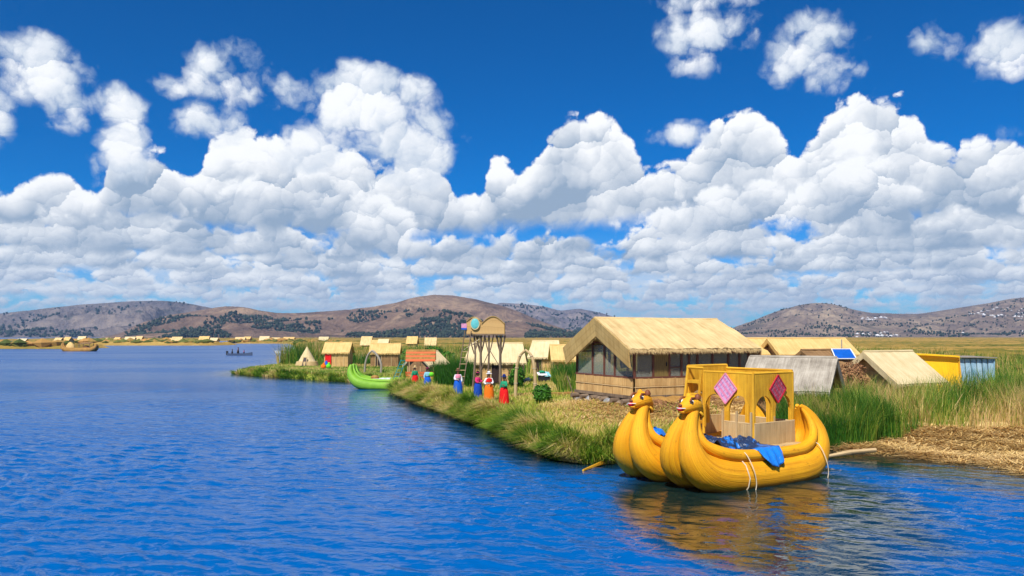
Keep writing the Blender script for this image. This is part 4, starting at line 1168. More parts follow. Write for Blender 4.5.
def build_house():
    L, W = 6.65, 5.0; zf = 0.0
    r = thing('reed_house', 'large thatched reed house with dark red window frames behind the golden boat', 'house', (5.5, 36.0, 1.32), math.radians(26))
    # local x along the long front, local y along the gable; floor at 0, ridge at 3.5
    zs, ze, zr = .76, 2.12, 3.36
    part('floor_deck', MB().box((-.12, -.12, -.16), (L + .12, W + .12, -.02)), M['log'], r)
    for k in range(6):
        y = .25 + k * .9; part('floor_beam', MB().tube([(-.5, y, -.28), (L + .3, y, -.28)], .12, 9), M['log'], r)
    nb = 9
    for k in range(nb):                                     # long front: reed mat panels
        x0, x1 = k * L / nb, (k + 1) * L / nb
        part('mat_panel', MB().slab((x0 + .02, -.06, -.05), (x1 - .02, -.06, -.05), (x1 - .02, -.06, zs), (x0 + .02, -.06, zs), .05, 4, 3, .01), M['mat'], r)
        part('mat_panel', MB().slab((x0 + .02, W + .06, -.05), (x1 - .02, W + .06, -.05), (x1 - .02, W + .06, zs), (x0 + .02, W + .06, zs), .05, 4, 3, .01), M['mat'], r)
        part('batten', MB().bar((x0, -.10, -.08), (x0, -.09, zs + .02), .022, .02), M['mat'], r)
    part('mat_rail', MB().tube([(-.05, -.10, .36), (L, -.10, .37)], .02, 6), M['stalk'], r)
    for k in range(6):                                      # gable end facing the lake
        y0, y1 = k * W / 6, (k + 1) * W / 6
        for xx in (-.06, L + .06):
            part('mat_panel', MB().slab((xx, y0 + .02, -.05), (xx, y1 - .02, -.05), (xx, y1 - .02, zs), (xx, y0 + .02, zs), .05, 4, 3, .01), M['mat'], r)
        part('batten', MB().bar((-.10, y0, -.08), (-.09, y0, zs + .02), .022, .02), M['mat'], r)
    part('mat_rail', MB().tube([(-.10, -.05, .36), (-.10, W, .37)], .02, 6), M['stalk'], r)
    # front window row
    xs = [0, 1.02, 1.92, 2.62, 3.05, 3.55, 4.45, 5.4, 6.1, L]
    for i, x in enumerate(xs):
        part('window_post', MB().box((x - .05, -.05, zs), (x + .05, .05, ze + .05)), M['red_wood'], r)
    part('window_sill', MB().box((-.06, -.09, zs), (L + .06, .07, zs + .07)), M['red_wood'], r)
    part('window_head', MB().box((-.06, -.08, ze), (L + .06, .08, ze + .12)), M['red_wood'], r)
    for i in range(len(xs) - 1):
        a, b_ = xs[i] + .05, xs[i + 1] - .05
        if i == 1:
            d = part('door', MB().box((a, -.03, zs + .07), (b_, .02, ze)), M['door_wood'], r)
            part('door_handle', MB().box((b_ - .14, -.07, 1.30), (b_ - .10, -.03, 1.48)), M['black'], d)
            continue
        part('window_pane', MB().box((a, -.008, zs + .07), (b_, .008, ze)), M['glass'], r)
        if i in (2, 4, 6): part('glazing_bar', MB().box((a, -.03, 1.22), (b_, .03, 1.27)), M['red_wood'], r)
    # back wall and right gable
    for x in xs[::2]: part('window_post', MB().box((x - .05, W - .05, zs), (x + .05, W + .05, ze + .05)), M['red_wood'], r)
    part('window_head', MB().box((-.06, W - .08, ze), (L + .06, W + .08, ze + .12)), M['red_wood'], r)
    part('window_sill', MB().box((-.06, W - .07, zs), (L + .06, W + .09, zs + .07)), M['red_wood'], r)
    part('end_mat', MB().slab((L + .03, 0, zs), (L + .03, W, zs), (L + .03, W, ze), (L + .03, 0, ze), .05, 8, 4, .01), M['mat_brown'], r)
    part('back_mat', MB().slab((3.6, W - .1, zs), (L, W - .1, zs), (L, W - .1, ze), (3.6, W - .1, ze), .04, 8, 4, .01), M['mat_brown'], r)
    # gable windows: door-like pane in the middle with slanting heads at each side
    ys = [0.0, 1.55, 2.45, 3.5, W]
    def zg(y): return ze + (zr - ze) * (1 - abs(y - W / 2) / (W / 2)) - .42
    for y in ys:
        part('gable_post', MB().box((-.05, y - .055, zs), (.05, y + .055, max(ze + .05, zg(y)))), M['red_wood'], r)
    part('gable_sill', MB().box((-.09, -.06, zs), (.07, W + .06, zs + .07)), M['red_wood'], r)
    part('gable_head', MB().box((-.06, 1.55, 2.32), (.06, 3.5, 2.42)), M['red_wood'], r)
    for i in range(4):
        part('window_pane', MB().box((-.008, ys[i] + .055, zs + .07), (.008, ys[i + 1] - .055, 2.25)), M['glass'], r)
    # inside: a blue-green hanging and a table seen through the panes
    hg = MB().slab((1.2, 2.0, 1.2), (1.2, 2.9, 1.1), (1.2, 2.8, 2.2), (1.2, 2.1, 2.25), .02, 6, 6, .06); part('hanging_cloth', hg, M['c_teal'], r)
    part('table', MB().box((1.8, 1.5, .70), (4.8, 3.2, .76)).box((1.9, 1.6, 0), (2.0, 1.7, .7)).box((4.6, 3.0, 0), (4.7, 3.1, .7)).box((1.9, 3.0, 0), (2.0, 3.1, .7)).box((4.6, 1.6, 0), (4.7, 1.7, .7)), M['mat_beige'], r)
    # roof: two thick thatched slopes, rake mats hanging on the gable
    x0, x1 = -.55, L + .45; ov = .42
    zl = ze - .0
    slope = (zr - ze) / (W / 2)
    def roofz(y): return zr - slope * abs(y - W / 2)
    zo = roofz(-ov) + .12
    part('roof_slope', MB().slab((x0, -ov, zo), (x1, -ov, zo), (x1 - .25, W / 2, zr + .12), (x0 + .05, W / 2, zr + .12), .15, 40, 12, .022, -.03, .05), M['thatch'], r)
    part('roof_slope', MB().slab((x1, W + ov, zo), (x0, W + ov, zo), (x0 + .05, W / 2, zr + .12), (x1 - .25, W / 2, zr + .12), .15, 40, 12, .022, -.03, .05), M['thatch'], r)
    part('ridge_roll', MB().tube([(x0 + .02, W / 2, zr + .17), (2, W / 2, zr + .16), (4.5, W / 2, zr + .15), (x1 - .25, W / 2, zr + .17)], .075, 10), M['thatch'], r)
    part('eave_pole', MB().tube([(x0 + .1, -ov + .06, zo - .12), (x1 - .05, -ov + .06, zo - .12)], .05, 8), M['red_wood'], r)
    part('eave_pole', MB().tube([(x0 + .1, W + ov - .06, zo - .12), (x1 - .05, W + ov - .06, zo - .12)], .05, 8), M['red_wood'], r)
    dr = .88
    # rake mats: top edge on the roof edge, hanging down and a little inwards
    for (ya, yb) in ((-ov, W / 2), (W + ov, W / 2)):
        a = Vector((x0 - .03, ya, zo + .06)); b_ = Vector((x0 + .0, yb, zr + .20))
        c = Vector((x0 + .12, yb, zr + .20 - dr)); d = Vector((x0 + .10, ya + (.10 if ya < 0 else -.10), zo - dr + .10))
        part('rake_mat', MB().slab(a, b_, c, d, .07, 14, 5, .012), M['mat_beige'] if False else M['rake'], r)
    for (ya, yb) in ((-ov, W / 2), (W + ov, W / 2)):
        part('rake_mat', MB().slab((x1 + .0, ya, zo), (x1 - .25, yb, zr + .15), (x1 - .27, yb, zr - .5), (x1 - .05, ya, zo - .65), .07, 12, 4, .012), M['mat_brown'], r)
    fringe(r, (x0, -ov - .03, zo - .05), (x1, -ov - .03, zo - .05), M['thatch'], 900, .17, .12, (0, -.07, 0))
    fringe(r, (x0 + .10, -ov, zo - dr + .12), (x0 + .12, W / 2, zr + .20 - dr), M['rake'], 350, .14, .05, (0, 0, 0), 6)
    fringe(r, (x0 + .12, W / 2, zr + .20 - dr), (x0 + .10, W + ov, zo - dr + .12), M['rake'], 350, .14, .05, (0, 0, 0), 7)
    for k in range(1, 8):
        x = x0 + k * (x1 - x0) / 8
        part('rafter', MB().tube([(x, -ov + .1, zo - .14), (x, W / 2, zr + .0)], .035, 6), M['log'], r)
        part('rafter', MB().tube([(x, W + ov - .1, zo - .14), (x, W / 2, zr + .0)], .035, 6), M['log'], r)
    return r
M['rake'] = reed_mat('rake_mat', (0.60, 0.43, 0.17), (0.36, 0.22, 0.07), 30, 1.0, blotch=0.5, lash=0.3)
HOUSE = build_house()

# ------------------------------------------------------------------ smaller huts
def hut(label, loc, rz, L, W, wall_h, ridge_h, roof='thatch', wall='mat', door=None, rake=0.0, group=None, ov=.3, name='reed_hut', windows=0, cloth=None, detail=1, hips=0.0):
    """gabled reed hut: local x along the ridge, front is -y"""
    r = thing(name, label, 'hut', loc, rz, group)
    w = MB()
    def gab(x, nrm):
        P = [(x, 0, 0), (x, W, 0), (x, W, wall_h), (x, W / 2, ridge_h - .1), (x, 0, wall_h)]
        i = len(w.v); w.v += [Vector(p) for p in P]
        idx = tuple(range(i, i + 5)); uv = [(p[1], p[2]) for p in P]
        if nrm < 0: idx = idx[::-1]; uv = uv[::-1]
        w.f.append(idx); w.sm.append(False); w.uv.append(uv)
    w.quad((0, 0, 0), (L, 0, 0), (L, 0, wall_h), (0, 0, wall_h)); w.quad((L, W, 0), (0, W, 0), (0, W, wall_h), (L, W, wall_h))
    gab(0, -1); gab(L, 1)
    part('wall', w, M[wall], r)
    sl = (ridge_h - wall_h) / (W / 2); zo = wall_h - ov * sl
    x0, x1 = -ov, L + ov
    nu = 10 if detail else 3; nv = 5 if detail else 2; rg = .02 * detail
    part('roof_slope', MB().slab((x0, -ov, zo), (x1, -ov, zo), (x1 - hips, W / 2, ridge_h), (x0 + hips, W / 2, ridge_h), .10, nu, nv, rg, .02), M[roof], r)
    part('roof_slope', MB().slab((x1, W + ov, zo), (x0, W + ov, zo), (x0 + hips, W / 2, ridge_h), (x1 - hips, W / 2, ridge_h), .10, nu, nv, rg, .02), M[roof], r)
    if detail:
        fringe(r, (x0, -ov, zo - .04), (x1, -ov, zo - .04), M[roof], 260, .14, .09, (0, -.05, 0))
        part('ridge_roll', MB().tube([(x0 + hips, W / 2, ridge_h + .04), (x1 - hips, W / 2, ridge_h + .04)], .07, 8), M[roof], r)
    if rake:
        for (xr, sgn) in ((x0 - .02, 1), (x1 + .02, -1)):
            for (ya, yb) in ((-ov, W / 2), (W + ov, W / 2)):
                part('rake_mat', MB().slab((xr, ya, zo + .03), (xr + hips * sgn, yb, ridge_h + .05), (xr + hips * sgn + .04 * sgn, yb, ridge_h + .05 - rake), (xr + .05 * sgn, ya, zo - rake), .05, 8, 3, .01), M[roof], r)
    if door is not None:
        side, p, dw, dh = door
        if side == 'front':
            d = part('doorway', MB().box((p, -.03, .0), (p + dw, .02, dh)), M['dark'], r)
            part('door_frame', MB().bar((p, -.05, 0), (p, -.05, dh), .07, .05).bar((p + dw, -.05, 0), (p + dw, -.05, dh), .07, .05).bar((p - .03, -.05, dh), (p + dw + .03, -.05, dh), .07, .05), M['stalk'], d)
        elif side == 'left':
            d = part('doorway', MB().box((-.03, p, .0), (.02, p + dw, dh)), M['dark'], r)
            part('door_frame', MB().bar((-.05, p, 0), (-.05, p, dh), .05, .07).bar((-.05, p + dw, 0), (-.05, p + dw, dh), .05, .07), M['stalk'], d)
    if cloth:
        part('hung_cloth', MB().slab((cloth[0], -.10, .25), (cloth[1], -.10, .25), (cloth[1], -.07, wall_h - .05), (cloth[0], -.07, wall_h - .05), .02, 6, 5, .03), M[cloth[2]], r)
    for k in range(windows):
        x = L * (k + .5) / windows
        part('batten', MB().bar((x, -.03, 0), (x, -.03, wall_h), .05, .04), M['stalk'], r)
    return r
def rel(px, Y): return (px - 512) / FPX * Y
R = math.radians
# behind the water's edge, left to right
hut('cream-roofed hut with dark doorway behind the watchtower', (rel(468, 60), 59.5, .45), R(-3), 4.1, 3.4, 1.75, 2.95, 'thatch_cream', 'mat', ('front', 1.75, .62, 1.45), hips=.35)
hut('gold-roofed hut with a red cloth on its wall, by the pointed hut', (rel(326, 93), 92, .45), R(0), 2.75, 2.8, 1.75, 2.75, 'thatch_orange', 'mat', None, cloth=(.15, .85, 'c_red'), windows=3, ov=.22)
hut('gold-roofed hut behind the prow arch of the green boat', (rel(370.5, 93), 93, .45), R(3), 3.2, 2.8, 1.65, 2.6, 'thatch_orange', 'mat_brown', ('front', .55, .7, 1.3), windows=2, ov=.22)
hut('tent-shaped hut with pale gable between green boat and tower', (rel(431, 72), 70, .4), R(58), 2.6, 2.4, 1.25, 2.2, 'thatch_cream', 'mat_brown', None, rake=.2)
hut('cream-roofed hut with a post against it, seen through the reed arch', (rel(530, 78), 76, .45), R(-8), 2.6, 3.0, 1.75, 3.05, 'thatch_cream', 'mat', ('front', .5, .6, 1.3), hips=.3)
hut('gold-roofed hut half hidden in green reeds left of the large house', (rel(553.5, 72), 71, .45), R(2), 1.75, 3.0, 1.6, 2.7, 'thatch_orange', 'mat')
# behind and right of the large house
hut('gold-roofed hut peeping out right behind the large house', (rel(744, 52), 52, .6), R(4), 2.9, 3.0, 2.35, 3.2, 'thatch_orange', 'mat_brown')
hut('long gold-roofed hut beyond the grey hut, blue panel before it', (rel(779, 51), 50.3, .6), R(6), 4.7, 3.2, 2.35, 3.2, 'thatch_orange', 'mat_brown', rake=.3, cloth=(.4, 1.0, 'c_red'))
hut('weathered grey-thatched hut just behind the golden boat cabin', (9.9, 33.6, .5), R(-30), 2.9, 3.7, 1.45, 2.55, 'thatch_grey', 'mat_brown', rake=.34, ov=.35)
hut('brown mat hut wedged between grey hut and cream hut', (rel(818, 42), 40.5, .5), R(30), 2.0, 3.0, 1.7, 2.72, 'mat_brown', 'mat_brown', rake=.2)
hut('cream-thatched hut standing deep in reeds left of the yellow hut', (rel(897, 39), 39.0, .45), R(28), 3.0, 3.2, 1.5, 2.72, 'thatch_cream', 'mat', rake=.34, ov=.4)

def build_yellow_hut():
    r = thing('yellow_hut', 'bright yellow lean-to hut with faded blue boards on its right side', 'hut', (rel(952, 45), 44.5, .3), R(0))
    a, b_, c = Vector((-2.7, .8, 0)), Vector((.35, 0, 0)), Vector((2.45, .6, 0))
    h = 2.5
    part('wall', MB().slab(a, b_, b_ + Vector((-.25, .1, h)), a + Vector((.0, .2, h + .18)), .08, 10, 6, .012), M['yellow_paint'], r, 'bright yellow boarded wall')
    for k in range(6):
        p, q = b_.lerp(c, k / 6), b_.lerp(c, (k + 1) / 6)
        up = Vector((-.2 * (1 - k / 6), .1, h - .08))
        part('board', MB().slab(p + Vector((.02, 0, 0)), q - Vector((.02, 0, 0)), q - Vector((.02, 0, 0)) + up, p + Vector((.02, 0, 0)) + up, .05, 2, 4, .012), M['blue_board'], r)
    part('roof', MB().slab(a + Vector((-.1, -.1, h + .22)), b_ + Vector((-.3, -.2, h + .06)), b_ + Vector((-.1, 2.8, h + .1)), a + Vector((0, 2.8, h + .22)), .08, 6, 5, .01), M['yellow_paint'], r)
    part('roof_sheet', MB().slab(b_ + Vector((-.24, -.15, h + .03)), c + Vector((.1, -.1, h - .02)), c + Vector((.1, 2.4, h)), b_ + Vector((-.1, 2.6, h + .05)), .05, 6, 5, .01), M['grey_wood'], r)
    part('corner_post', MB().bar(b_ + Vector((0, -.06, 0)), b_ + Vector((-.25, .03, h + .02)), .10, .08), M['bundle_pale'], r)
    part('wall_back', MB().slab(c, c + Vector((-.6, 2.2, 0)), c + Vector((-.6, 2.2, h)), c + Vector((0, 0, h - .1)), .06, 4, 4, .01), M['blue_board'], r)
build_yellow_hut()

def build_solar():
    p = Vector((rel(841, 42.5), 42.2, 0))
    g = gz(p.x, p.y)
    r = thing('solar_panel', 'tilted blue solar panel on a thin mast above the brown mat hut', 'panel', (p.x, p.y, g), R(8))
    part('mast', MB().tube([(.2, .5, 0), (.2, .5, 3.35)], .03, 7), M['grey_wood'], r)
    s0, s1, s2, s3 = Vector((-.62, -.3, 2.32)), Vector((.55, -.3, 2.32)), Vector((.62, .4, 2.82)), Vector((-.45, .4, 2.82))
    part('panel_face', MB().slab(s0, s1, s2, s3, .04, 2, 2, 0), M['solar'], r)
    f = MB()
    for a, b_ in ((s0, s1), (s1, s2), (s2, s3), (s3, s0)): f.bar(a + Vector((0, -.01, .03)), b_ + Vector((0, -.01, .03)), .05, .04)
    part('panel_frame', f, M['white_paint'], r)
    part('strut', MB().bar((-.4, .1, 0), (-.4, .1, 2.5), .05, .05).bar((.45, .1, 0), (.45, .1, 2.5), .05, .05), M['log'], r)
build_solar()

def build_pointed_hut():
    p = at(307, 366, .42)
    r = thing('pointed_hut', 'pointed triangular straw hut with a dark doorway at the island tip', 'hut', (p.x, p.y, gz(p.x, p.y)), R(-8))
    prof = [(1.32, 0), (1.05, .5), (.98, .55), (.70, 1.1), (.42, 1.6), (.18, 2.0), (.03, 2.28)]
    mb = MB().lathe(prof, 18, (0, 0, 0), .03, 7); part('thatch_cone', mb, M['thatch_cream'], r)
    part('skirt_mat', MB().lathe([(1.40, 0), (1.22, .52), (1.10, .56)], 18, (0, 0, 0), .02, 6), M['mat_beige'], r)
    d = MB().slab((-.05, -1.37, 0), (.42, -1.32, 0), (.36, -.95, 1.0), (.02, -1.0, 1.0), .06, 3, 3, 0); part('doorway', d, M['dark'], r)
    part('door_frame', MB().bar((-.08, -1.42, 0), (0, -1.0, 1.04), .07, .06).bar((.46, -1.38, 0), (.38, -.95, 1.04), .07, .06), M['stalk'], r)
build_pointed_hut()

# far huts, one object each, with roof and wall
FAR = [(8, 250, 7), (26, 256, 5), (44, 262, 4), (70, 340, 6), (83, 338, 4), (99, 341, 4), (117, 339, 8), (131, 345, 5), (152, 340, 9), (163, 352, 5), (168, 338, 8), (186, 341, 8), (200, 345, 6), (233, 425, 8), (243, 432, 5), (254, 424, 8), (268, 430, 7), (284, 428, 9), (312, 330, 8),
       (352, 160, 8), (367, 155, 8), (377, 148, 7), (421, 150, 9), (404, 170, 8)]
ORD = ['first', 'second', 'third', 'fourth', 'fifth', 'sixth', 'seventh', 'eighth', 'ninth', 'tenth', 'eleventh', 'twelfth', 'thirteenth', 'fourteenth', 'fifteenth', 'sixteenth', 'seventeenth', 'eighteenth', 'nineteenth']
for i, (px, Y, wd) in enumerate(FAR):
    W_ = 3.0 + (i * 7 % 5) * .25; L_ = wd / 800 * Y * (1.15 if i < 19 else 1.15)
    if i < 19: lab = 'tiny pale hut on the far shore strip, %s from the left edge' % ORD[i]; g = 'huts on the far shore'
    else: lab = 'small gold-roofed hut in the reeds far behind the green boat, %s from the left' % ORD[[0, 1, 2, 4, 3][i - 19]]; g = 'huts in the reeds behind the green boat'
    hut(lab, (rel(px, Y) - L_ / 2, Y + 6 + (i * 5 % 7) * 2.2, .45), R((i * 13 % 9) - 4), L_, W_, 1.5 + (i % 3) * .25, 2.7 + (i % 4) * .25, ('thatch_cream', 'thatch', 'thatch_orange')[i % 3], 'mat', group=g, detail=0)

# ------------------------------------------------------------------ watchtower, arches, posts
def build_tower():
    Y = 54.0; x0 = rel(466, Y); g = gz(rel(484, Y), Y)
    r = thing('watchtower', 'reed lookout tower on forked poles with ladder and turquoise oval', 'tower', (x0, Y, g), 0)
    zp = 3.62 - .0
    for (x, y, lean) in ((.95, 0, .02), (1.55, .1, .0), (2.35, 0, -.02), (.95, 1.6, .0), (2.35, 1.6, 0), (.45, .1, .1)):
        part('leg', MB().tube([(x, y, -.2), (x + lean + .05 * math.sin(x * 7), y, 1.1), (x + lean * 1.5 - .05 * math.cos(x * 5), y, 2.2), (x + lean, y, zp)], [.085, .075, .065, .06], 8), M['log'], r)
        for s in (-1, 1):
            part('fork', MB().tube([(x + lean, y, 2.35), (x + lean + s * .16, y, 2.9), (x + lean + s * .30, y, zp)], .04, 7), M['log'], r)
    part('platform', MB().box((0, -.2, zp), (2.65, 1.8, zp + .10)), M['log'], r)
    # basket walls with two humps
    n = 26
    for (y, sg) in ((-.15, -1), (1.75, 1)):
        mb = MB()
        for k in range(n):
            a, b_ = .05 + 2.55 * k / n, .05 + 2.55 * (k + 1) / n
            def zt(x):
                if x < 1.05: return zp + .95 + .28 * math.sin(math.pi * min(1, max(0, x / 1.05)))
                return zp + .78 + .50 * math.sin(math.pi * (x - 1.05) / 1.6)
            mb.slab((a, y, zp + .1), (b_, y, zp + .1), (b_, y, zt(b_)), (a, y, zt(a)), .06, 1, 3, .0)
        part('basket_wall', mb, M['mat'], r)
    for x in (.05, 2.6): part('basket_end', MB().slab((x, -.12, zp + .1), (x, 1.72, zp + .1), (x, 1.72, zp + .85), (x, -.12, zp + .85), .06, 6, 3, .01), M['mat_brown'], r)
    for (xa, xb, base, rise) in ((.05, 1.05, .95, .28), (1.05, 2.6, .78, .50)):
        mb = MB(); m_ = 12
        zz = lambda x: zp + base + rise * math.sin(math.pi * (x - xa) / (xb - xa)) + .03
        for k in range(m_):
            a, b_ = xa + (xb - xa) * k / m_, xa + (xb - xa) * (k + 1) / m_
            mb.quad((a, -.24, zz(a)), (b_, -.24, zz(b_)), (b_, 1.84, zz(b_)), (a, 1.84, zz(a)), smooth=True)
            mb.quad((a, 1.84, zz(a) - .05), (b_, 1.84, zz(b_) - .05), (b_, -.24, zz(b_) - .05), (a, -.24, zz(a) - .05), smooth=True)
            mb.quad((a, -.24, zz(a) - .05), (b_, -.24, zz(b_) - .05), (b_, -.24, zz(b_)), (a, -.24, zz(a)))
        part('hump_roof', mb, M['rake'], r)
    o = MB().ball((.62, -.28, zp + .78), .36, 14, 9, (.78, .14, 1.0)); part('painted_oval', o, M['turquoise'], r, 'turquoise oval panel with pale rim')
    part('oval_rim', MB().tube([(.62 + .30 * math.cos(a), -.28, zp + .78 + .38 * math.sin(a)) for a in np.linspace(0, 2 * math.pi, 21)], .035, 6), M['thatch_cream'], r)
    part('pink_board', MB().box((-.30, -.22, zp + .40), (.06, -.18, zp + .80)), M['pink'], r)
    part('pink_board_band', MB().box((-.305, -.235, zp + .39), (.065, -.225, zp + .50)), M['c_royal'], r)
    for s in (0, .42): part('ladder_rail', MB().tube([(-.62 + s, -.8, -.1), (-.05 + s, -.3, zp + .3)], .035, 7), M['log'], r)
    for k in range(8):
        t = .1 + k * .115; part('ladder_rung', MB().tube([(-.66 + .57 * t, -.8 + .5 * t, zp * t + .1), (-.16 + .57 * t, -.8 + .5 * t, zp * t + .1)], .026, 6), M['stalk'], r)
    for (p_, q_) in (((.95, -.05, 1.2), (1.6, .05, 2.6)), ((2.35, -.05, 1.4), (1.55, .05, 2.7)), ((.45, .05, 3.0), (1.55, .05, 3.3))): part('brace', MB().tube([p_, q_], .03, 6), M['log'], r)
    part('rope', MB().tube([(.95, 0, 3.4), (-.2, -.3, 2.6)], .02, 5), M['rope'], r)
build_tower()

def build_arch():
    a = at(515.5, 397, .5); b_ = at(537, 398, .5)
    g = gz(a.x, a.y)
    r = thing('reed_arch', 'tall pale reed arch standing on the grass beside the round bush', 'arch', (a.x, a.y, g), math.atan2(b_.y - a.y, b_.x - a.x))
    w = 1.22; H = 2.72
    L_ = [tuple(p) for p in spline([(0, 0, -.1), (.02, 0, 1.0), (.10, 0, 1.8), (.34, 0, 2.45), (.72, 0, 2.76)], 20)]
    R_ = [tuple(p) for p in spline([(w + .05, 0, -.1), (w + .08, 0, 1.0), (w + .02, 0, 1.8), (w - .18, 0, 2.45), (.66, 0, 2.76)], 20)]
    part('upright', MB().tube(L_, [.105 - .035 * k / 19 for k in range(20)], 12), M['stalk'], r)
    part('upright', MB().tube(R_, [.105 - .035 * k / 19 for k in range(20)], 12), M['stalk'], r)
    for z, p in ((4, L_), (9, L_), (14, L_), (4, R_), (9, R_), (14, R_)):
        q = Vector(p[z]); part('binding', MB().tube([(q.x + .11 * math.cos(t), q.y + .11 * math.sin(t), q.z) for t in np.linspace(0, 6.283, 13)], .014, 5), M['rope'], r)
    a = at(364.5, 372, .5); b_ = at(383, 375.5, .5)
    r = thing('reed_arch', 'weathered grey reed arch behind the green boat prow', 'arch', (a.x, a.y, gz(a.x, a.y)), math.atan2(b_.y - a.y, b_.x - a.x) * .3)
    w = (383 - 364.5) / 800 * a.y
    part('upright', MB().tube([tuple(p) for p in spline([(0, 0, -.1), (.1, 0, .9), (.42, 0, 1.75), (.9, 0, 2.1), (1.0, 0, 1.9)], 18)], .10, 9), M['grey_wood'], r)
    part('upright', MB().tube([tuple(p) for p in spline([(w, 0, -.1), (w + .05, 0, .7), (w - .2, 0, 1.4), (w - .7, 0, 2.0), (w - 1.0, 0, 2.12)], 18)], .11, 9), M['grey_wood'], r)
build_arch()

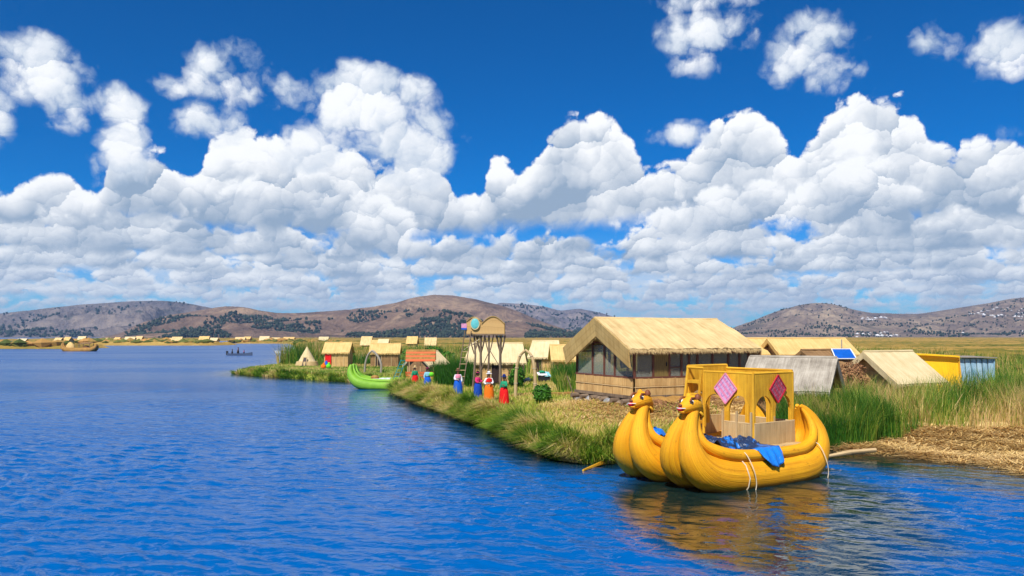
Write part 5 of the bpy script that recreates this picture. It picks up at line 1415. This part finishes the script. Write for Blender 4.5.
def small_things():
    # leaning stick by the bush
    p = at(575, 404, .5); q = at_d(567, 376, p.y + .3)
    tag(part('leaning_stick', MB().tube([(p.x, p.y, gz(p.x, p.y) - .05), ((p.x + q.x) / 2 + .02, p.y + .1, (gz(p.x, p.y) + q.z) / 2), tuple(q)], [.03, .028, .02], 7), M['log']), 'thin dark stick leaning out of the straw right of the bush', 'stick')
    # roll of reeds lying behind the bush
    a, b_ = at(512, 395.5, .55), at(602, 392, .55)
    pts = [(a.x + (b_.x - a.x) * t, a.y + (b_.y - a.y) * t, gz(a.x + (b_.x - a.x) * t, a.y + (b_.y - a.y) * t) + .06) for t in np.linspace(0, 1, 14)]
    tag(part('reed_roll', MB().tube(pts, .13, 10, wob=.06), M['bundle_brown']), 'long low roll of cut reeds lying across the straw behind the bush', 'reed roll')
    # two white boards on the straw
    for k, (pa, pb) in enumerate((((552, 377.5), (561, 383.5)), ((561, 376), (571, 381.5)))):
        a, b_ = at(*pa, .55), at(*pb, .55)
        za, zb = gz(a.x, a.y) + .24, gz(b_.x, b_.y) + .14
        mb = MB(); d = (Vector((b_.x, b_.y, 0)) - Vector((a.x, a.y, 0))); nrm = Vector((-d.y, d.x, 0)).normalized() * .24
        mb.slab((a.x - nrm.x, a.y - nrm.y, za), (a.x + nrm.x, a.y + nrm.y, za), (b_.x + nrm.x, b_.y + nrm.y, zb), (b_.x - nrm.x, b_.y - nrm.y, zb), .08, 3, 6, .01)
        tag(part('white_board', mb, M['white_paint']), ['long white board lying on the straw, nearer the bundle', 'long white board lying on the straw, nearer the large house'][k], 'board')
    # covered bundle: dark box with blue and white cloths
    p = at(544, 381, .55)
    r = thing('covered_bundle', 'dark bundle topped with blue and white cloths behind the round bush', 'bundle', (p.x, p.y, gz(p.x, p.y)), R(8))
    part('crate', MB().box((-.42, -.3, 0), (.42, .3, .52)), M['black'], r)
    part('white_cloth', MB().slab((-.5, -.36, .50), (.2, -.36, .5), (.2, .36, .72), (-.5, .36, .72), .05, 6, 6, .05), M['c_white'], r)
    part('blue_cloth', MB().slab((0.0, -.38, .44), (.48, -.36, .44), (.42, .3, .74), (.02, .34, .78), .05, 6, 6, .05), M['c_pale_blue'], r)
    part('green_cloth', MB().ball((-.15, .05, .78), .2, 9, 6, (1.3, 1, .5)), M['c_green'], r)
    # pale sacks by the cream hut
    for k, (px, py) in enumerate(((522, 382.5), (527, 381))):
        p = at(px, py, .5); mb = MB().ball((0, 0, .14), .22, 10, 7, (1.3, 1, .75)); mb.tube([(.1, 0, .26), (.16, 0, .36)], .05, 6)
        tag(link('sack', mb.mesh('sack'), M['c_white'] if k else M['stone'], None, (p.x, p.y, gz(p.x, p.y))), ['grey sack lying by the corner of the cream-roofed hut', 'white sack lying by the corner of the cream-roofed hut'][k], 'sack')
    # coloured bundles before the red-cloth hut
    for k, (px, py, c) in enumerate(((326, 366.8, 'c_royal'), (328.5, 367.6, 'c_lime'), (323.5, 368, 'c_orange'))):
        p = at(px, py, .5); mb = MB().ball((0, 0, .25), .30, 10, 7, (1.0, .9, .95)).ball((.05, 0, .55), .14, 8, 6)
        tag(link('cloth_bundle', mb.mesh('cloth_bundle'), M[c], None, (p.x, p.y, gz(p.x, p.y))), ['blue cloth bundle before the hut with the red cloth', 'lime green cloth bundle before the hut with the red cloth', 'orange cloth bundle before the hut with the red cloth'][k], 'bundle')
    # yellow reed raft pole drifting by the prows
    a, b_ = at(583, 471), at(624, 458)
    tag(part('reed_bundle', MB().tube([(a.x, a.y, .02), ((a.x + b_.x) / 2, (a.y + b_.y) / 2, .07), (b_.x, b_.y, .12)], [.03, .075, .07], 9, wob=.05), M['bundle_pale']), 'yellow reed bundle half in the water left of the golden boat', 'reed bundle')
    a, b_ = at(822, 459), at(850, 456.5)
    tag(part('reed_bundle', MB().tube([(a.x, a.y, .05), (b_.x, b_.y, .14), (b_.x + .9, b_.y + .1, .2)], [.05, .08, .07], 9, wob=.05), M['stalk']), 'pale reed bundle at the water edge right of the golden stern', 'reed bundle')
    # stones and sawn logs that carry the house
    H = Matrix.Translation((5.5, 36.0, 0)) @ Matrix.Rotation(R(26), 4, 'Z')
    mats = ['stone', 'log', 'stone', 'log', 'stone', 'log', 'stone']
    for k, (lx, ly, s) in enumerate(((-.1, .35, .30), (-.05, 1.15, .24), (-.15, 1.9, .27), (-.05, 2.7, .26), (-.15, 3.45, .25), (-.05, 4.2, .28), (-.1, 4.85, .24))):
        p = H @ Vector((lx, ly, 0)); g = gz(p.x, p.y); hgt = max(.2, 1.05 - g)
        mb = MB()
        mb.ball((0, 0, hgt / 2 - .05), 1.0, 10, 7, (s * 1.1, s, hgt / 2 + .08))
        for v in mb.v: v += Vector((random.uniform(-.03, .03), random.uniform(-.03, .03), random.uniform(-.03, .03)))
        tag(link('foundation_stone' if mats[k] == 'stone' else 'foundation_log', mb.mesh('footing'), M[mats[k]], None, (p.x, p.y, g), k * .7),
            '%s under the gable end of the large house, %s from the near corner' % ('grey stone' if mats[k] == 'stone' else 'brown log stump', ORD[k]), 'stone' if mats[k] == 'stone' else 'log', 'footings under the large house')
small_things()

# ------------------------------------------------------------------ people
def skin_mesh(name, verts, edges, radii, root=0, sub=1):
    me = bpy.data.meshes.new(name); me.from_pydata(verts, edges, [])
    o = bpy.data.objects.new(name, me); COL.objects.link(o)
    md = o.modifiers.new('skin', 'SKIN'); md.use_smooth_shade = True
    for k, r in enumerate(radii):
        rr = r if hasattr(r, '__len__') else (r, r)
        me.skin_vertices[0].data[k].radius = rr
        me.skin_vertices[0].data[k].use_root = (k == root)
    ss = o.modifiers.new('sub', 'SUBSURF'); ss.levels = sub; ss.render_levels = sub
    dg = bpy.context.evaluated_depsgraph_get(); dg.update()
    ev = o.evaluated_get(dg)
    out = bpy.data.meshes.new_from_object(ev)
    out.name = name
    bpy.data.objects.remove(o); bpy.data.meshes.remove(me)
    for p in out.polygons: p.use_smooth = True
    return out

def person(label, loc, rz, top, skirt, hat=None, shawl=None, pose='front', h=1.55, hold=None, group='people on the grass bank', apron=None, seated=False):
    """standing figure facing local -y: continuous body, blouse, wide skirt, hat, plaits"""
    r = thing('person', label, 'person', loc, rz, group)
    k = h / 1.55
    V, Ed, Rd = [], [], []
    def add(p, rad, prev=None):
        V.append((p[0] * k, p[1] * k, p[2] * k)); Rd.append(tuple(x * k for x in rad) if hasattr(rad, '__len__') else rad * k)
        if prev is not None: Ed.append((prev, len(V) - 1))
        return len(V) - 1
    pel = add((0, 0, .82), (.125, .10)); wa = add((0, .01, .95), (.105, .085), pel); ch = add((0, .01, 1.12), (.125, .09), wa); nk0 = add((0, .015, 1.23), (.07, .06), ch); nk = add((0, .01, 1.295), .042, nk0)
    jw = add((0, -.012, 1.36), (.062, .068), nk); hd = add((0, -.005, 1.43), (.088, .098), jw); cr = add((0, .005, 1.505), (.070, .080), hd)
    arms = {}
    # elbow and wrist for each pose
    EW = {'front': ((.205, -.03, .98), (.07, -.17, .95)), 'down': ((.21, .0, .97), (.215, -.05, .76)), 'hips': ((.26, .02, 1.0), (.13, -.10, .90)), 'hold': ((.20, -.04, .98), (.17, -.23, 1.06))}
    hands = []
    for s in (-1, 1):
        e, w = EW[pose] if not isinstance(pose, tuple) else EW[pose[0 if s < 0 else 1]]
        sh = add((s * .145, .015, 1.19), .055, ch); el = add((s * e[0], e[1], e[2]), .042, sh); wr = add((s * w[0], w[1], w[2]), .028, el)
        d = Vector((w[0] - e[0], w[1] - e[1], w[2] - e[2])).normalized(); d.x *= s
        hp = Vector((s * w[0], w[1], w[2])) + d * .05; pm = add(hp, (.030, .018), wr)
        sd = d.cross(Vector((0, 0, 1)))
        sd = sd.normalized() if sd.length > .2 else Vector((1, 0, 0))
        for f in range(4):
            o = sd * ((f - 1.5) * .017); ln = (.052, .066, .062, .048)[f]
            a = add(hp + o + d * .030, .0085, pm); b_ = add(hp + o + d * (.03 + ln * .5) + Vector((0, 0, -.006)), .008, a); add(hp + o * 1.05 + d * (.03 + ln) * .95 + Vector((0, 0, -.02)), .0065, b_)
        t = add(hp - d * .015 - sd * .032 * s, .0095, pm); add(hp + d * .022 - sd * .045 * s + Vector((0, -.01, 0)), .008, t)
        hands.append(hp)
        hip = add((s * .085, 0, .74), .085, pel); kn = add((s * .09, -.015 if not seated else -.3, .44), .058, hip); an = add((s * .09, .01, .09), .036, kn); hl = add((s * .09, .0, .04), .036, an); add((s * .095, -.13, .03), (.036, .025), hl)
    me = skin_mesh('body', V, Ed, Rd, 0, 1)
    part('body', me, M['skin'], r)
    # face
    f = MB()
    for s in (-1, 1): f.ball((s * .028 * k, -.088 * k, 1.435 * k), .011 * k, 6, 4)
    part('eyes', f, M['dark'], r); part('nose', MB().ball((0, -.096 * k, 1.405 * k), .014 * k, 6, 5, (.8, 1, 1.3)), M['skin'], r); part('mouth', MB().ball((0, -.082 * k, 1.368 * k), .016 * k, 6, 4, (1.2, .5, .35)), M['mouth'], r)
    hb = MB().ball((0, .036 * k, 1.458 * k), .100 * k, 12, 8, (.95, 1, 1.02)); hr = part('hair', hb, M['hair'], r)
    for s in (-1, 1): part('plait', MB().tube([(s * .05 * k, .09 * k, 1.40 * k), (s * .06 * k, .12 * k, 1.22 * k), (s * .05 * k, .115 * k, 1.0 * k)], [.026 * k, .024 * k, .012 * k], 7), M['hair'], hr)
    # blouse over trunk and sleeves
    V, Ed, Rd = [], [], []
    pel = add((0, .005, .84), (.15, .12)); wa = add((0, .01, .96), (.14, .115), pel); ch = add((0, .01, 1.12), (.155, .118), wa); add((0, .015, 1.22), (.10, .085), ch)
    for s in (-1, 1):
        e, w = EW[pose] if not isinstance(pose, tuple) else EW[pose[0 if s < 0 else 1]]
        sh = add((s * .15, .015, 1.185), .075, ch); el = add((s * e[0], e[1], e[2]), .068, sh)
        add((s * (e[0] * .2 + w[0] * .8), e[1] * .2 + w[1] * .8, e[2] * .2 + w[2] * .8), .052, el)
    part('blouse', skin_mesh('blouse', V, Ed, Rd, 0, 1), M[top], r)
    if shawl: part('shawl', MB().lathe([(.09 * k, 1.25 * k), (.17 * k, 1.20 * k), (.19 * k, 1.10 * k), (.175 * k, 1.04 * k)], 18, (0, .01, 0), .05, 7, 1.0, .82), M[shawl], r)
    # wide pleated skirt
    sk = MB().lathe([(.135 * k, .95 * k), (.195 * k, .88 * k), (.235 * k, .72 * k), (.26 * k, .50 * k), (.272 * k, .28 * k), (.275 * k, .12 * k), (.262 * k, .115 * k), (.24 * k, .3 * k)], 30, (0, .005, 0), .05, 10, 1.0, .86)
    part('skirt', sk, M[skirt], r)
    part('waistband', MB().lathe([(.150 * k, .965 * k), (.160 * k, .94 * k), (.165 * k, .915 * k)], 24, (0, .005, 0), 0, 6, 1.0, .86), M['c_black'], r)
    for s in (-1, 1): part('shoe', MB().ball((s * .09 * k, -.04 * k, .03 * k), .05 * k, 8, 6, (.85, 1.9, .7)), M['c_black'], r)
    if hat:
        z = 1.51 * k
        hm = MB().lathe([(.0, z + .105 * k), (.045 * k, z + .10 * k), (.078 * k, z + .07 * k), (.088 * k, z), (.092 * k, z - .01 * k), (.165 * k, z - .025 * k), (.170 * k, z - .035 * k), (.088 * k, z - .03 * k)], 18, (0, .01, 0))
        ht = part('hat', hm, M[hat], r); part('hat_band', MB().lathe([(.091 * k, z + .025 * k), (.094 * k, z), (.092 * k, z - .006 * k)], 16, (0, .01, 0)), M['c_black' if hat != 'c_black' else 'c_magenta'], ht)
    if apron: part('apron', MB().slab((-.12, -.27, .30), (.12, -.27, .30), (.10, -.15, .92), (-.10, -.15, .92), .012, 4, 5, .008), M[apron], r)
    if hold:
        c = (hands[0] + hands[1]) / 2 * k if not isinstance(pose, tuple) else hands[1] * k
        part('held_cloth', MB().ball(c + Vector((0.05, -.05, .02)), .15, 10, 7, (1.1, .6, 1.0)), M[hold], r)
    return r
def stand(px, py, zg=.5):
    p = at(px, py, zg)
    for _ in range(4): p = at(px, py, gz(p.x, p.y))
    return (p.x, p.y, gz(p.x, p.y) - .01)
# women in line along the bank, left to right
person('person in green top, bright red skirt and straw hat by the green boat', stand(415, 388), R(25), 'c_green', 'c_red', 'c_straw', None, 'down', 1.50)
person('person in pale blue top and blue skirt holding a lime green cloth', stand(427.5, 389.5), R(15), 'c_pale_blue', 'c_royal', 'c_black', None, ('down', 'hold'), 1.52, hold='c_lime')
person('person in white blouse with pink vest and wide royal blue skirt, standing apart', stand(458, 396), R(10), 'c_white', 'c_royal', 'c_brown', 'c_pink', ('front', 'down'), 1.58)
person('person in magenta jacket and narrow dark blue skirt, left of the orange skirt', stand(478, 399), R(55), 'c_magenta', 'c_blue', 'c_black', None, ('front', 'hold'), 1.56)
person('person in red and white top, orange skirt and white hat', stand(489, 401), R(12), 'c_white', 'c_orange', 'c_white', 'c_red', ('hips', 'front'), 1.58)
person('person in green top, red skirt and navy headgear, nearest the reed arch', stand(504, 405), R(-40), 'c_green', 'c_red', 'c_navy', None, ('down', 'hold'), 1.55)
# passengers of the motor boat
_mb = MOTOR_BOAT.location
for i, (dx, c, h_) in enumerate(((-1.6, 'c_black', 1.35), (-.4, 'c_brown', 1.62), (.8, 'c_magenta', 1.1))):
    person(['person in black near the stern of the motor boat', 'tall person in brown amidships in the motor boat', 'small person in red near the bow of the motor boat'][i], (_mb.x + dx, _mb.y, .10 if i else .0), R(-80), c, 'c_black', None, None, 'down', h_, group='passengers of the motor boat')

# ------------------------------------------------------------------ vegetation
def blades(name, P, H, Wd, lean, tint, mat, bend=0.35, kind='stuff', seed=1):
    """thin curved blades rooted at P; lean = horizontal tip offset as a fraction of height"""
    rng = np.random.default_rng(seed); n = len(P)
    a = rng.random(n) * math.pi
    sx = np.stack([np.cos(a), np.sin(a), np.zeros(n)], -1) * (Wd / 2)[:, None]
    off = np.concatenate([lean * H[:, None], np.zeros((n, 1))], 1)
    up = np.zeros((n, 3)); up[:, 2] = H
    m = P + up * .55 + off * bend
    l2 = np.clip((lean ** 2).sum(1), 0, 3)
    tip = P + up * (1 - .38 * np.minimum(1.6, l2))[:, None] + off
    V = np.stack([P - sx, P + sx, m + sx * .8, m - sx * .8, tip], 1).reshape(-1, 3)
    b = (np.arange(n) * 5)[:, None]
    F = np.concatenate([b + np.array([[0, 1, 2]]), b + np.array([[0, 2, 3]]), b + np.array([[3, 2, 4]])], 0)
    o = link(name, np_mesh(name, V, F, False, {'tint': np.repeat(tint, 5)}), mat)
    if kind: o['kind'] = kind
    return o
M['grass'] = blade_mat('bank_grass', [(0.0, (0.06, 0.16, 0.008)), (0.35, (0.19, 0.31, 0.018)), (0.6, (0.42, 0.41, 0.06)), (0.8, (0.62, 0.47, 0.15)), (1.0, (0.74, 0.55, 0.24))], .6, .25)
M['reeds'] = blade_mat('totora_reeds', [(0.0, (0.030, 0.12, 0.010)), (0.35, (0.12, 0.23, 0.020)), (0.6, (0.32, 0.34, 0.05)), (0.8, (0.56, 0.40, 0.14)), (1.0, (0.68, 0.47, 0.21))], .5, .25)
M['straw'] = blade_mat('loose_straw', [(0.0, (0.34, 0.20, 0.06)), (0.5, (0.62, 0.41, 0.14)), (1.0, (0.80, 0.58, 0.26))], .7, .15)
M['leaf'] = blade_mat('bush_leaf', [(0.0, (0.02, 0.09, 0.008)), (0.6, (0.07, 0.24, 0.02)), (1.0, (0.16, 0.36, 0.04))], .5, .3)
M['dry_leaf'] = blade_mat('dry_stem', [(0.0, (0.20, 0.09, 0.04)), (1.0, (0.42, 0.22, 0.10))], .8, .1)

def scatter(n, x0, x1, y0, y1, seed, power=1.0):
    rng = np.random.default_rng(seed)
    y = y0 + (y1 - y0) * rng.random(n) ** power
    x = x0 + (x1 - x0) * rng.random(n)
    return x, y, rng

def build_bank_grass():
    # general cover of the west side, denser and lusher near the water
    x, y, rng = scatter(230000, -11, 9, 24.8, 72, 41, 1.35)
    d = shore_dist(x, y)
    lush = np.exp(-np.clip(d, 0, 99) / 2.2)
    straw_zone = np.exp(-(((x - 5.5) / 3.8) ** 2 + ((y - 34.0) / 4.2) ** 2)) + .9 * np.exp(-(((x - 4.0) / 2.6) ** 2 + ((y - 41) / 3) ** 2))
    nz = vnoise(x, y, .55, 3, 12)
    keep = (d > -.05) & (rng.random(len(x)) < np.clip(.25 + .75 * lush + .5 * (nz - .5), .08, 1) * (1 - .75 * np.clip(straw_zone, 0, 1)))
    # no grass under the house or huts
    hx, hy = x - 5.5, y - 36.0; ca, sa = math.cos(R(26)), math.sin(R(26))
    lx, ly = hx * ca + hy * sa, -hx * sa + hy * ca
    keep &= ~((lx > -.1) & (lx < 7) & (ly > -.1) & (ly < 5.1))
    x, y, d, lush, nz = x[keep], y[keep], d[keep], lush[keep], nz[keep]; n = len(x)
    z = ground_z(x, y) - .03
    H = (.10 + .20 * rng.random(n) + .16 * lush * rng.random(n)) * (.7 + .7 * nz)
    lean = rng.normal(0, .35, (n, 2))
    tint = np.clip(.35 + 1.1 * (nz - .5) + .22 * (1 - lush) + rng.normal(0, .14, n) + .10 * (vnoise(x, y, 2.5, 2, 3) - .5), 0, 1)
    o = blades('bank_grass', np.stack([x, y, z], -1), H, .018 + .00045 * y, lean, tint, M['grass'], seed=2)
    tag(o, 'short green and straw coloured grass covering the island bank', 'grass')
    # fringe hanging over the water along the shore
    seg = [(_SP[i], _SP[i + 1]) for i in range(4, 24)] + [(_SP[i], _SP[i + 1]) for i in range(0, 4)]
    PX, PY, NX, NY = [], [], [], []
    rng = np.random.default_rng(43)
    for a, b in seg:
        L = np.hypot(*(b - a)); m = int(L * (2400 if a[1] < 56 else 260))
        t = rng.random(m); t = np.clip(t, 0, 1)
        nx, ny = (b - a)[1] / L, -(b - a)[0] / L                  # towards the water, checked below
        q = (a + b) / 2 + np.array([nx, ny]) * .3
        if shore_dist(np.array([q[0]]), np.array([q[1]]))[0] > 0: nx, ny = -nx, -ny
        inn = rng.random(m) ** 1.3 * 1.1 - .25
        PX.append(a[0] + (b - a)[0] * t - nx * inn); PY.append(a[1] + (b - a)[1] * t - ny * inn); NX.append(np.full(m, nx)); NY.append(np.full(m, ny))
    x, y, nx, ny = map(np.concatenate, (PX, PY, NX, NY)); n = len(x)
    cl = vnoise(x, y, 1.1, 3, 14); keep = rng.random(n) < np.clip(cl * 2.1 - .35, .1, 1); x, y, nx, ny, cl = x[keep], y[keep], nx[keep], ny[keep], cl[keep]; n = len(x)
    z = np.maximum(ground_z(x, y), .04) - .02
    H = (.30 + .55 * rng.random(n)) * (.40 + 1.2 * cl) * np.where(y > 62, .6, 1.0)
    out = .15 + .95 * rng.random(n)
    lean = np.stack([nx * out, ny * out], -1) + rng.normal(0, .35, (n, 2))
    tint = np.clip(.38 + 2.3 * (vnoise(x, y, .9, 3, 15) - .47) + rng.normal(0, .17, n), 0, 1)
    o = blades('shore_grass', np.stack([x, y, z], -1), H, .016 + .00045 * y, lean, tint, M['grass'], seed=3)
    tag(o, 'shaggy grass fringe hanging over the water along the bank', 'grass')
build_bank_grass()

def build_straw():
    # loose straw: heaps round the house, the raft on the right
    parts_ = []
    for (n, x0, x1, y0, y1, sd) in ((46000, 1.5, 11, 27.5, 44, 51), (75000, 10.3, 19.5, 20.5, 31, 52)):
        x, y, rng = scatter(n, x0, x1, y0, y1, sd)
        d = shore_dist(x, y)
        nz = vnoise(x, y, .9, 3, 16)
        keep = (d > -.1) & (rng.random(n) < np.clip(nz * 1.6, 0, 1))
        if sd == 51:
            z0 = np.exp(-(((x - 5.8) / 4.2) ** 2 + ((y - 35) / 5.5) ** 2)); keep &= rng.random(n) < z0 * 1.3
        parts_.append((x[keep], y[keep], nz[keep]))
    x, y, nz = (np.concatenate([p[k] for p in parts_]) for k in range(3)); n = len(x)
    rng = np.random.default_rng(53)
    z = ground_z(x, y) + .0 + .05 * rng.random(n)
    a = rng.random(n) * 6.283; r_ = 1.6 + 1.6 * rng.random(n)
    H = .16 + .14 * rng.random(n)
    # lying stems: long lean, little rise
    L = .30 + .5 * rng.random(n); sx = np.cos(a) * L; sy = np.sin(a) * L * .7
    P0 = np.stack([x, y, z], -1); P1 = P0 + np.stack([sx, sy, rng.normal(.03, .05, n)], -1)
    w = np.stack([-np.sin(a), np.cos(a), np.zeros(n)], -1) * (.008 + .0002 * y)[:, None]
    up = np.array([[0, 0, .012]])
    V = np.stack([P0 - w, P0 + w, P1 + w + up, P1 - w + up], 1).reshape(-1, 3)
    F = (np.arange(n) * 4)[:, None] + np.array([[0, 1, 2, 3]])
    o = link('loose_straw', np_mesh('loose_straw', V, F, False, {'tint': np.repeat(np.clip(nz * .7 + rng.normal(.28, .2, n), 0, 1), 4)}), M['straw']); o['kind'] = 'stuff'
    tag(o, 'loose straw strewn round the house and over the raft', 'straw')
    # the dark stack of cut reeds under the long front of the house
    Hm = Matrix.Translation((5.5, 36.0, 0)) @ Matrix.Rotation(R(26), 4, 'Z')
    rng = np.random.default_rng(54); n = 7000
    lx = .2 + 5.6 * rng.random(n); t = rng.random(n); ly = -.25 - 1.25 * t
    top = 1.18 - .62 * t ** 1.3 + .10 * np.sin(lx * 2.1)
    wx = 5.5 + lx * math.cos(R(26)) - ly * math.sin(R(26)); wy = 36.0 + lx * math.sin(R(26)) + ly * math.cos(R(26))
    g = ground_z(wx, wy); z = g + (top - g) * (.3 + .7 * rng.random(n))
    a = R(26) + math.pi * 1.5 + rng.normal(0, .55, n); L = .5 + .6 * rng.random(n)
    P0 = np.stack([wx, wy, np.maximum(z, g + .05)], -1); P1 = P0 + np.stack([np.cos(a) * L * .55, np.sin(a) * L * .55, -.35 * L], -1)
    P1[:, 2] = np.maximum(P1[:, 2], g - .05)
    w = np.stack([-np.sin(a), np.cos(a), np.zeros(n)], -1) * .014
    V = np.stack([P0 - w, P0 + w, P1 + w, P1 - w], 1).reshape(-1, 3); F = (np.arange(n) * 4)[:, None] + np.array([[0, 1, 2, 3]])
    core = MB().slab((-.1, -1.5, .45), (5.9, -1.5, .45), (5.9, -.2, 1.1), (-.1, -.2, 1.1), .35, 18, 6, .05)
    r = thing('reed_stack', 'slanting stack of cut brown reeds heaped under the front of the large house', 'reed stack', (5.5, 36.0, 0), R(26))
    part('stack_core', core, M['bundle_brown'], r)
    Mi = np.array(Hm.inverted()); V4 = np.concatenate([V, np.ones((len(V), 1))], 1) @ Mi.T
    s = link('cut_stems', np_mesh('cut_stems', V4[:, :3], F, False, {'tint': np.repeat(rng.random(n), 4)}), M['dry_leaf'], r); s['kind'] = 'stuff'
build_straw()

HUT_ZONES = [(rel(764, 35.5) - .2, 38.5, 33.5), ]
def reed_bed(label, n, xr, yr, hr, seed, tint0, tvar=.18, width=.024, mask=None, clump=.7, name='reed_bed', power=1.0, leanv=.16):
    x, y, rng = scatter(n, xr[0], xr[1], yr[0], yr[1], seed, power)
    cl = vnoise(x, y, clump, 3, seed)
    keep = (shore_dist(x, y) > .15) & (rng.random(n) < np.clip(cl * 2.4 - .55, .04, 1))
    if mask is not None: keep &= mask(x, y)
    x, y, cl = x[keep], y[keep], cl[keep]; n = len(x)
    z = ground_z(x, y, False) - .05
    big = vnoise(x, y, .42, 2, seed + 7)
    H = (hr[0] + (hr[1] - hr[0]) * rng.random(n)) * (.55 + .55 * cl + .55 * (big - .35)) * np.where(rng.random(n) < .25, .6, 1.0)
    dirn = vnoise(x, y, .3, 2, seed + 1) * 6.283 * 1.5
    lean = np.stack([np.cos(dirn), np.sin(dirn)], -1) * .14 + rng.normal(0, leanv, (n, 2))
    tn = vnoise(x, y, .33, 3, seed + 2); tn2 = vnoise(x, y, 1.2, 2, seed + 4)
    tint = np.clip(tint0 + 1.9 * (tn - .5) + .8 * (tn2 - .5) + rng.normal(0, tvar, n), 0, 1)
    o = blades(name, np.stack([x, y, z], -1), H, (width * (.6 + .8 * rng.random(n))) * np.clip(y / 34, .9, 4), lean, tint, M['reeds'], bend=.28, seed=seed)
    tag(o, label, 'reeds')
    return o
def front_edge(x, y):
    """the reeds right of the boat begin behind the straw raft"""
    return y > 28.0 + .25 * np.sin(x * 1.7) + np.clip((x - 12.2) * .62, 0, 2.3) + 1.2 * (vnoise(x, y, .8, 2, 77) - .5)
def right_mask(x, y):
    m = front_edge(x, y)
    for (cx, cy, rx, ry) in ((rel(785, 34.5), 34.2, 2.0, 2.2), (rel(897, 39) + 1.2, 40.8, 1.9, 1.9), (rel(930, 43), 42.6, 2.4, 2.6), (rel(830, 42) + .8, 42, 1.6, 1.6)):
        m &= ~((((x - cx) / rx) ** 2 + ((y - cy) / ry) ** 2) < 1)
    return m
reed_bed('tall mixed green and dry reeds between the golden boat and the huts', 95000, (9.6, 36), (27.6, 46), (1.15, 2.1), 61, .46, leanv=.22, mask=lambda x, y: right_mask(x, y) & (x > 10.0 + np.clip((y - 31) * .8, 0, 3)), power=1.3)
reed_bed('dark green reed clump beside the stern of the golden boat', 9000, (11.0, 14.3), (28.0, 32.0), (1.1, 1.75), 62, .02, mask=front_edge, clump=.5)
reed_bed('reeds growing round the yellow hut and beyond', 60000, (15, 75), (46, 92), (1.2, 2.1), 63, .40, width=.03, mask=lambda x, y: (x > y * .34) & ~((np.abs(x - rel(950, 46)) < 3.2) & (y < 48.5)))
reed_bed('tall dark reeds left of the large house by the white boards', 9000, (3.0, 7.4), (50, 62), (1.3, 2.0), 64, .12, mask=lambda x, y: x > 2.6)
reed_bed('reed bed in front of the watchtower huts', 8000, (-5.4, -2.8), (55, 58.8), (1.2, 2.3), 65, .14)
reed_bed('reeds among the huts behind the green boat', 26000, (-24, 8), (74, 112), (1.1, 1.9), 66, .34, width=.022, power=1.0, mask=lambda x, y: (x < rel(322, 92)) & (y > 97) | (x > rel(404, 80)) | (y > 98))
reed_bed('low grass on the pointed-hut tip of the island', 16000, (-30, -12), (69, 100), (.14, .32), 67, .52, width=.02, leanv=.4)
reed_bed('brown reeds standing behind the pointed hut', 4500, (-29.5, -25), (100, 118), (2.0, 3.6), 68, .55, width=.02)
reed_bed('reeds fringing the marsh far behind the huts', 60000, (-28, 60), (105, 170), (1.2, 2.3), 69, .42, width=.02, mask=lambda x, y: (x > y * -.25) & (x < y * .9))

def bush(name, label, c, r, n, seed, mat, squash=1.0, leaf=.09, dry=False):
    rng = np.random.default_rng(seed)
    root = thing(name, label, 'bush', c)
    d = rng.normal(0, 1, (n, 3)); d /= np.linalg.norm(d, axis=1)[:, None]
    lump = 1 + .40 * (vnoise(d[:, 0] * 2 + 5, d[:, 1] * 2 + d[:, 2] * 3, 1.7, 3, seed) - .5) * 2
    rad = r * lump * (0.62 + .38 * rng.random(n) ** .5)
    P = d * rad[:, None] * np.array([1, 1, squash]) + np.array([0, 0, r * squash * .92])
    P[:, 2] = np.maximum(P[:, 2], .02)
    a = rng.normal(0, 1, (n, 3)); a /= np.linalg.norm(a, axis=1)[:, None]; b = np.cross(a, d); b /= np.maximum(1e-6, np.linalg.norm(b, axis=1))[:, None]
    s = leaf * (.6 + .8 * rng.random(n))[:, None]
    V = np.stack([P - a * s, P + b * s * .5, P + a * s, P - b * s * .5], 1).reshape(-1, 3); F = (np.arange(n) * 4)[:, None] + np.array([[0, 1, 2, 3]])
    f = link('foliage', np_mesh('foliage', V, F, False, {'tint': np.repeat(rng.random(n), 4)}), mat, root); f['kind'] = 'stuff'
    for k in range(5):
        t = k * 1.256; part('stem', MB().tube([(0, 0, -.05), (math.cos(t) * r * .3, math.sin(t) * r * .3, r * .8 * squash), (math.cos(t) * r * .55, math.sin(t) * r * .55, r * 1.4 * squash)], [.03, .02, .008], 6), M['log'], root)
    return root
p = stand(542.5, 403.5); bush('round_bush', 'rounded green bush at the right foot of the reed arch', p, .50, 4200, 71, M['leaf'], 1.0, .055)
p = stand(517, 388); bush('leafy_bush', 'loose bright green bush between the red-skirted person and the arch', p, .55, 1500, 72, M['leaf'], 1.5, .09)
p = (rel(847, 37.5), 37.0, gz(rel(847, 37.5), 37.0)); bush('dry_bush', 'dry reddish brown bush between the brown hut and the cream hut', p, .8, 9000, 73, M['dry_leaf'], 1.5, .045)
for k, (px, Y, r_) in enumerate(((434, 104, 1.2), (408, 105, 1.0), (387, 108, .9), (346, 104, 1.1), (448, 96, .9))):
    bush('leafy_bush', 'green bush among the far huts, %s from the left' % ORD[[3, 2, 1, 0, 4][k]], (rel(px, Y), Y, .4), r_, 900, 80 + k, M['leaf'], 1.0, .16)
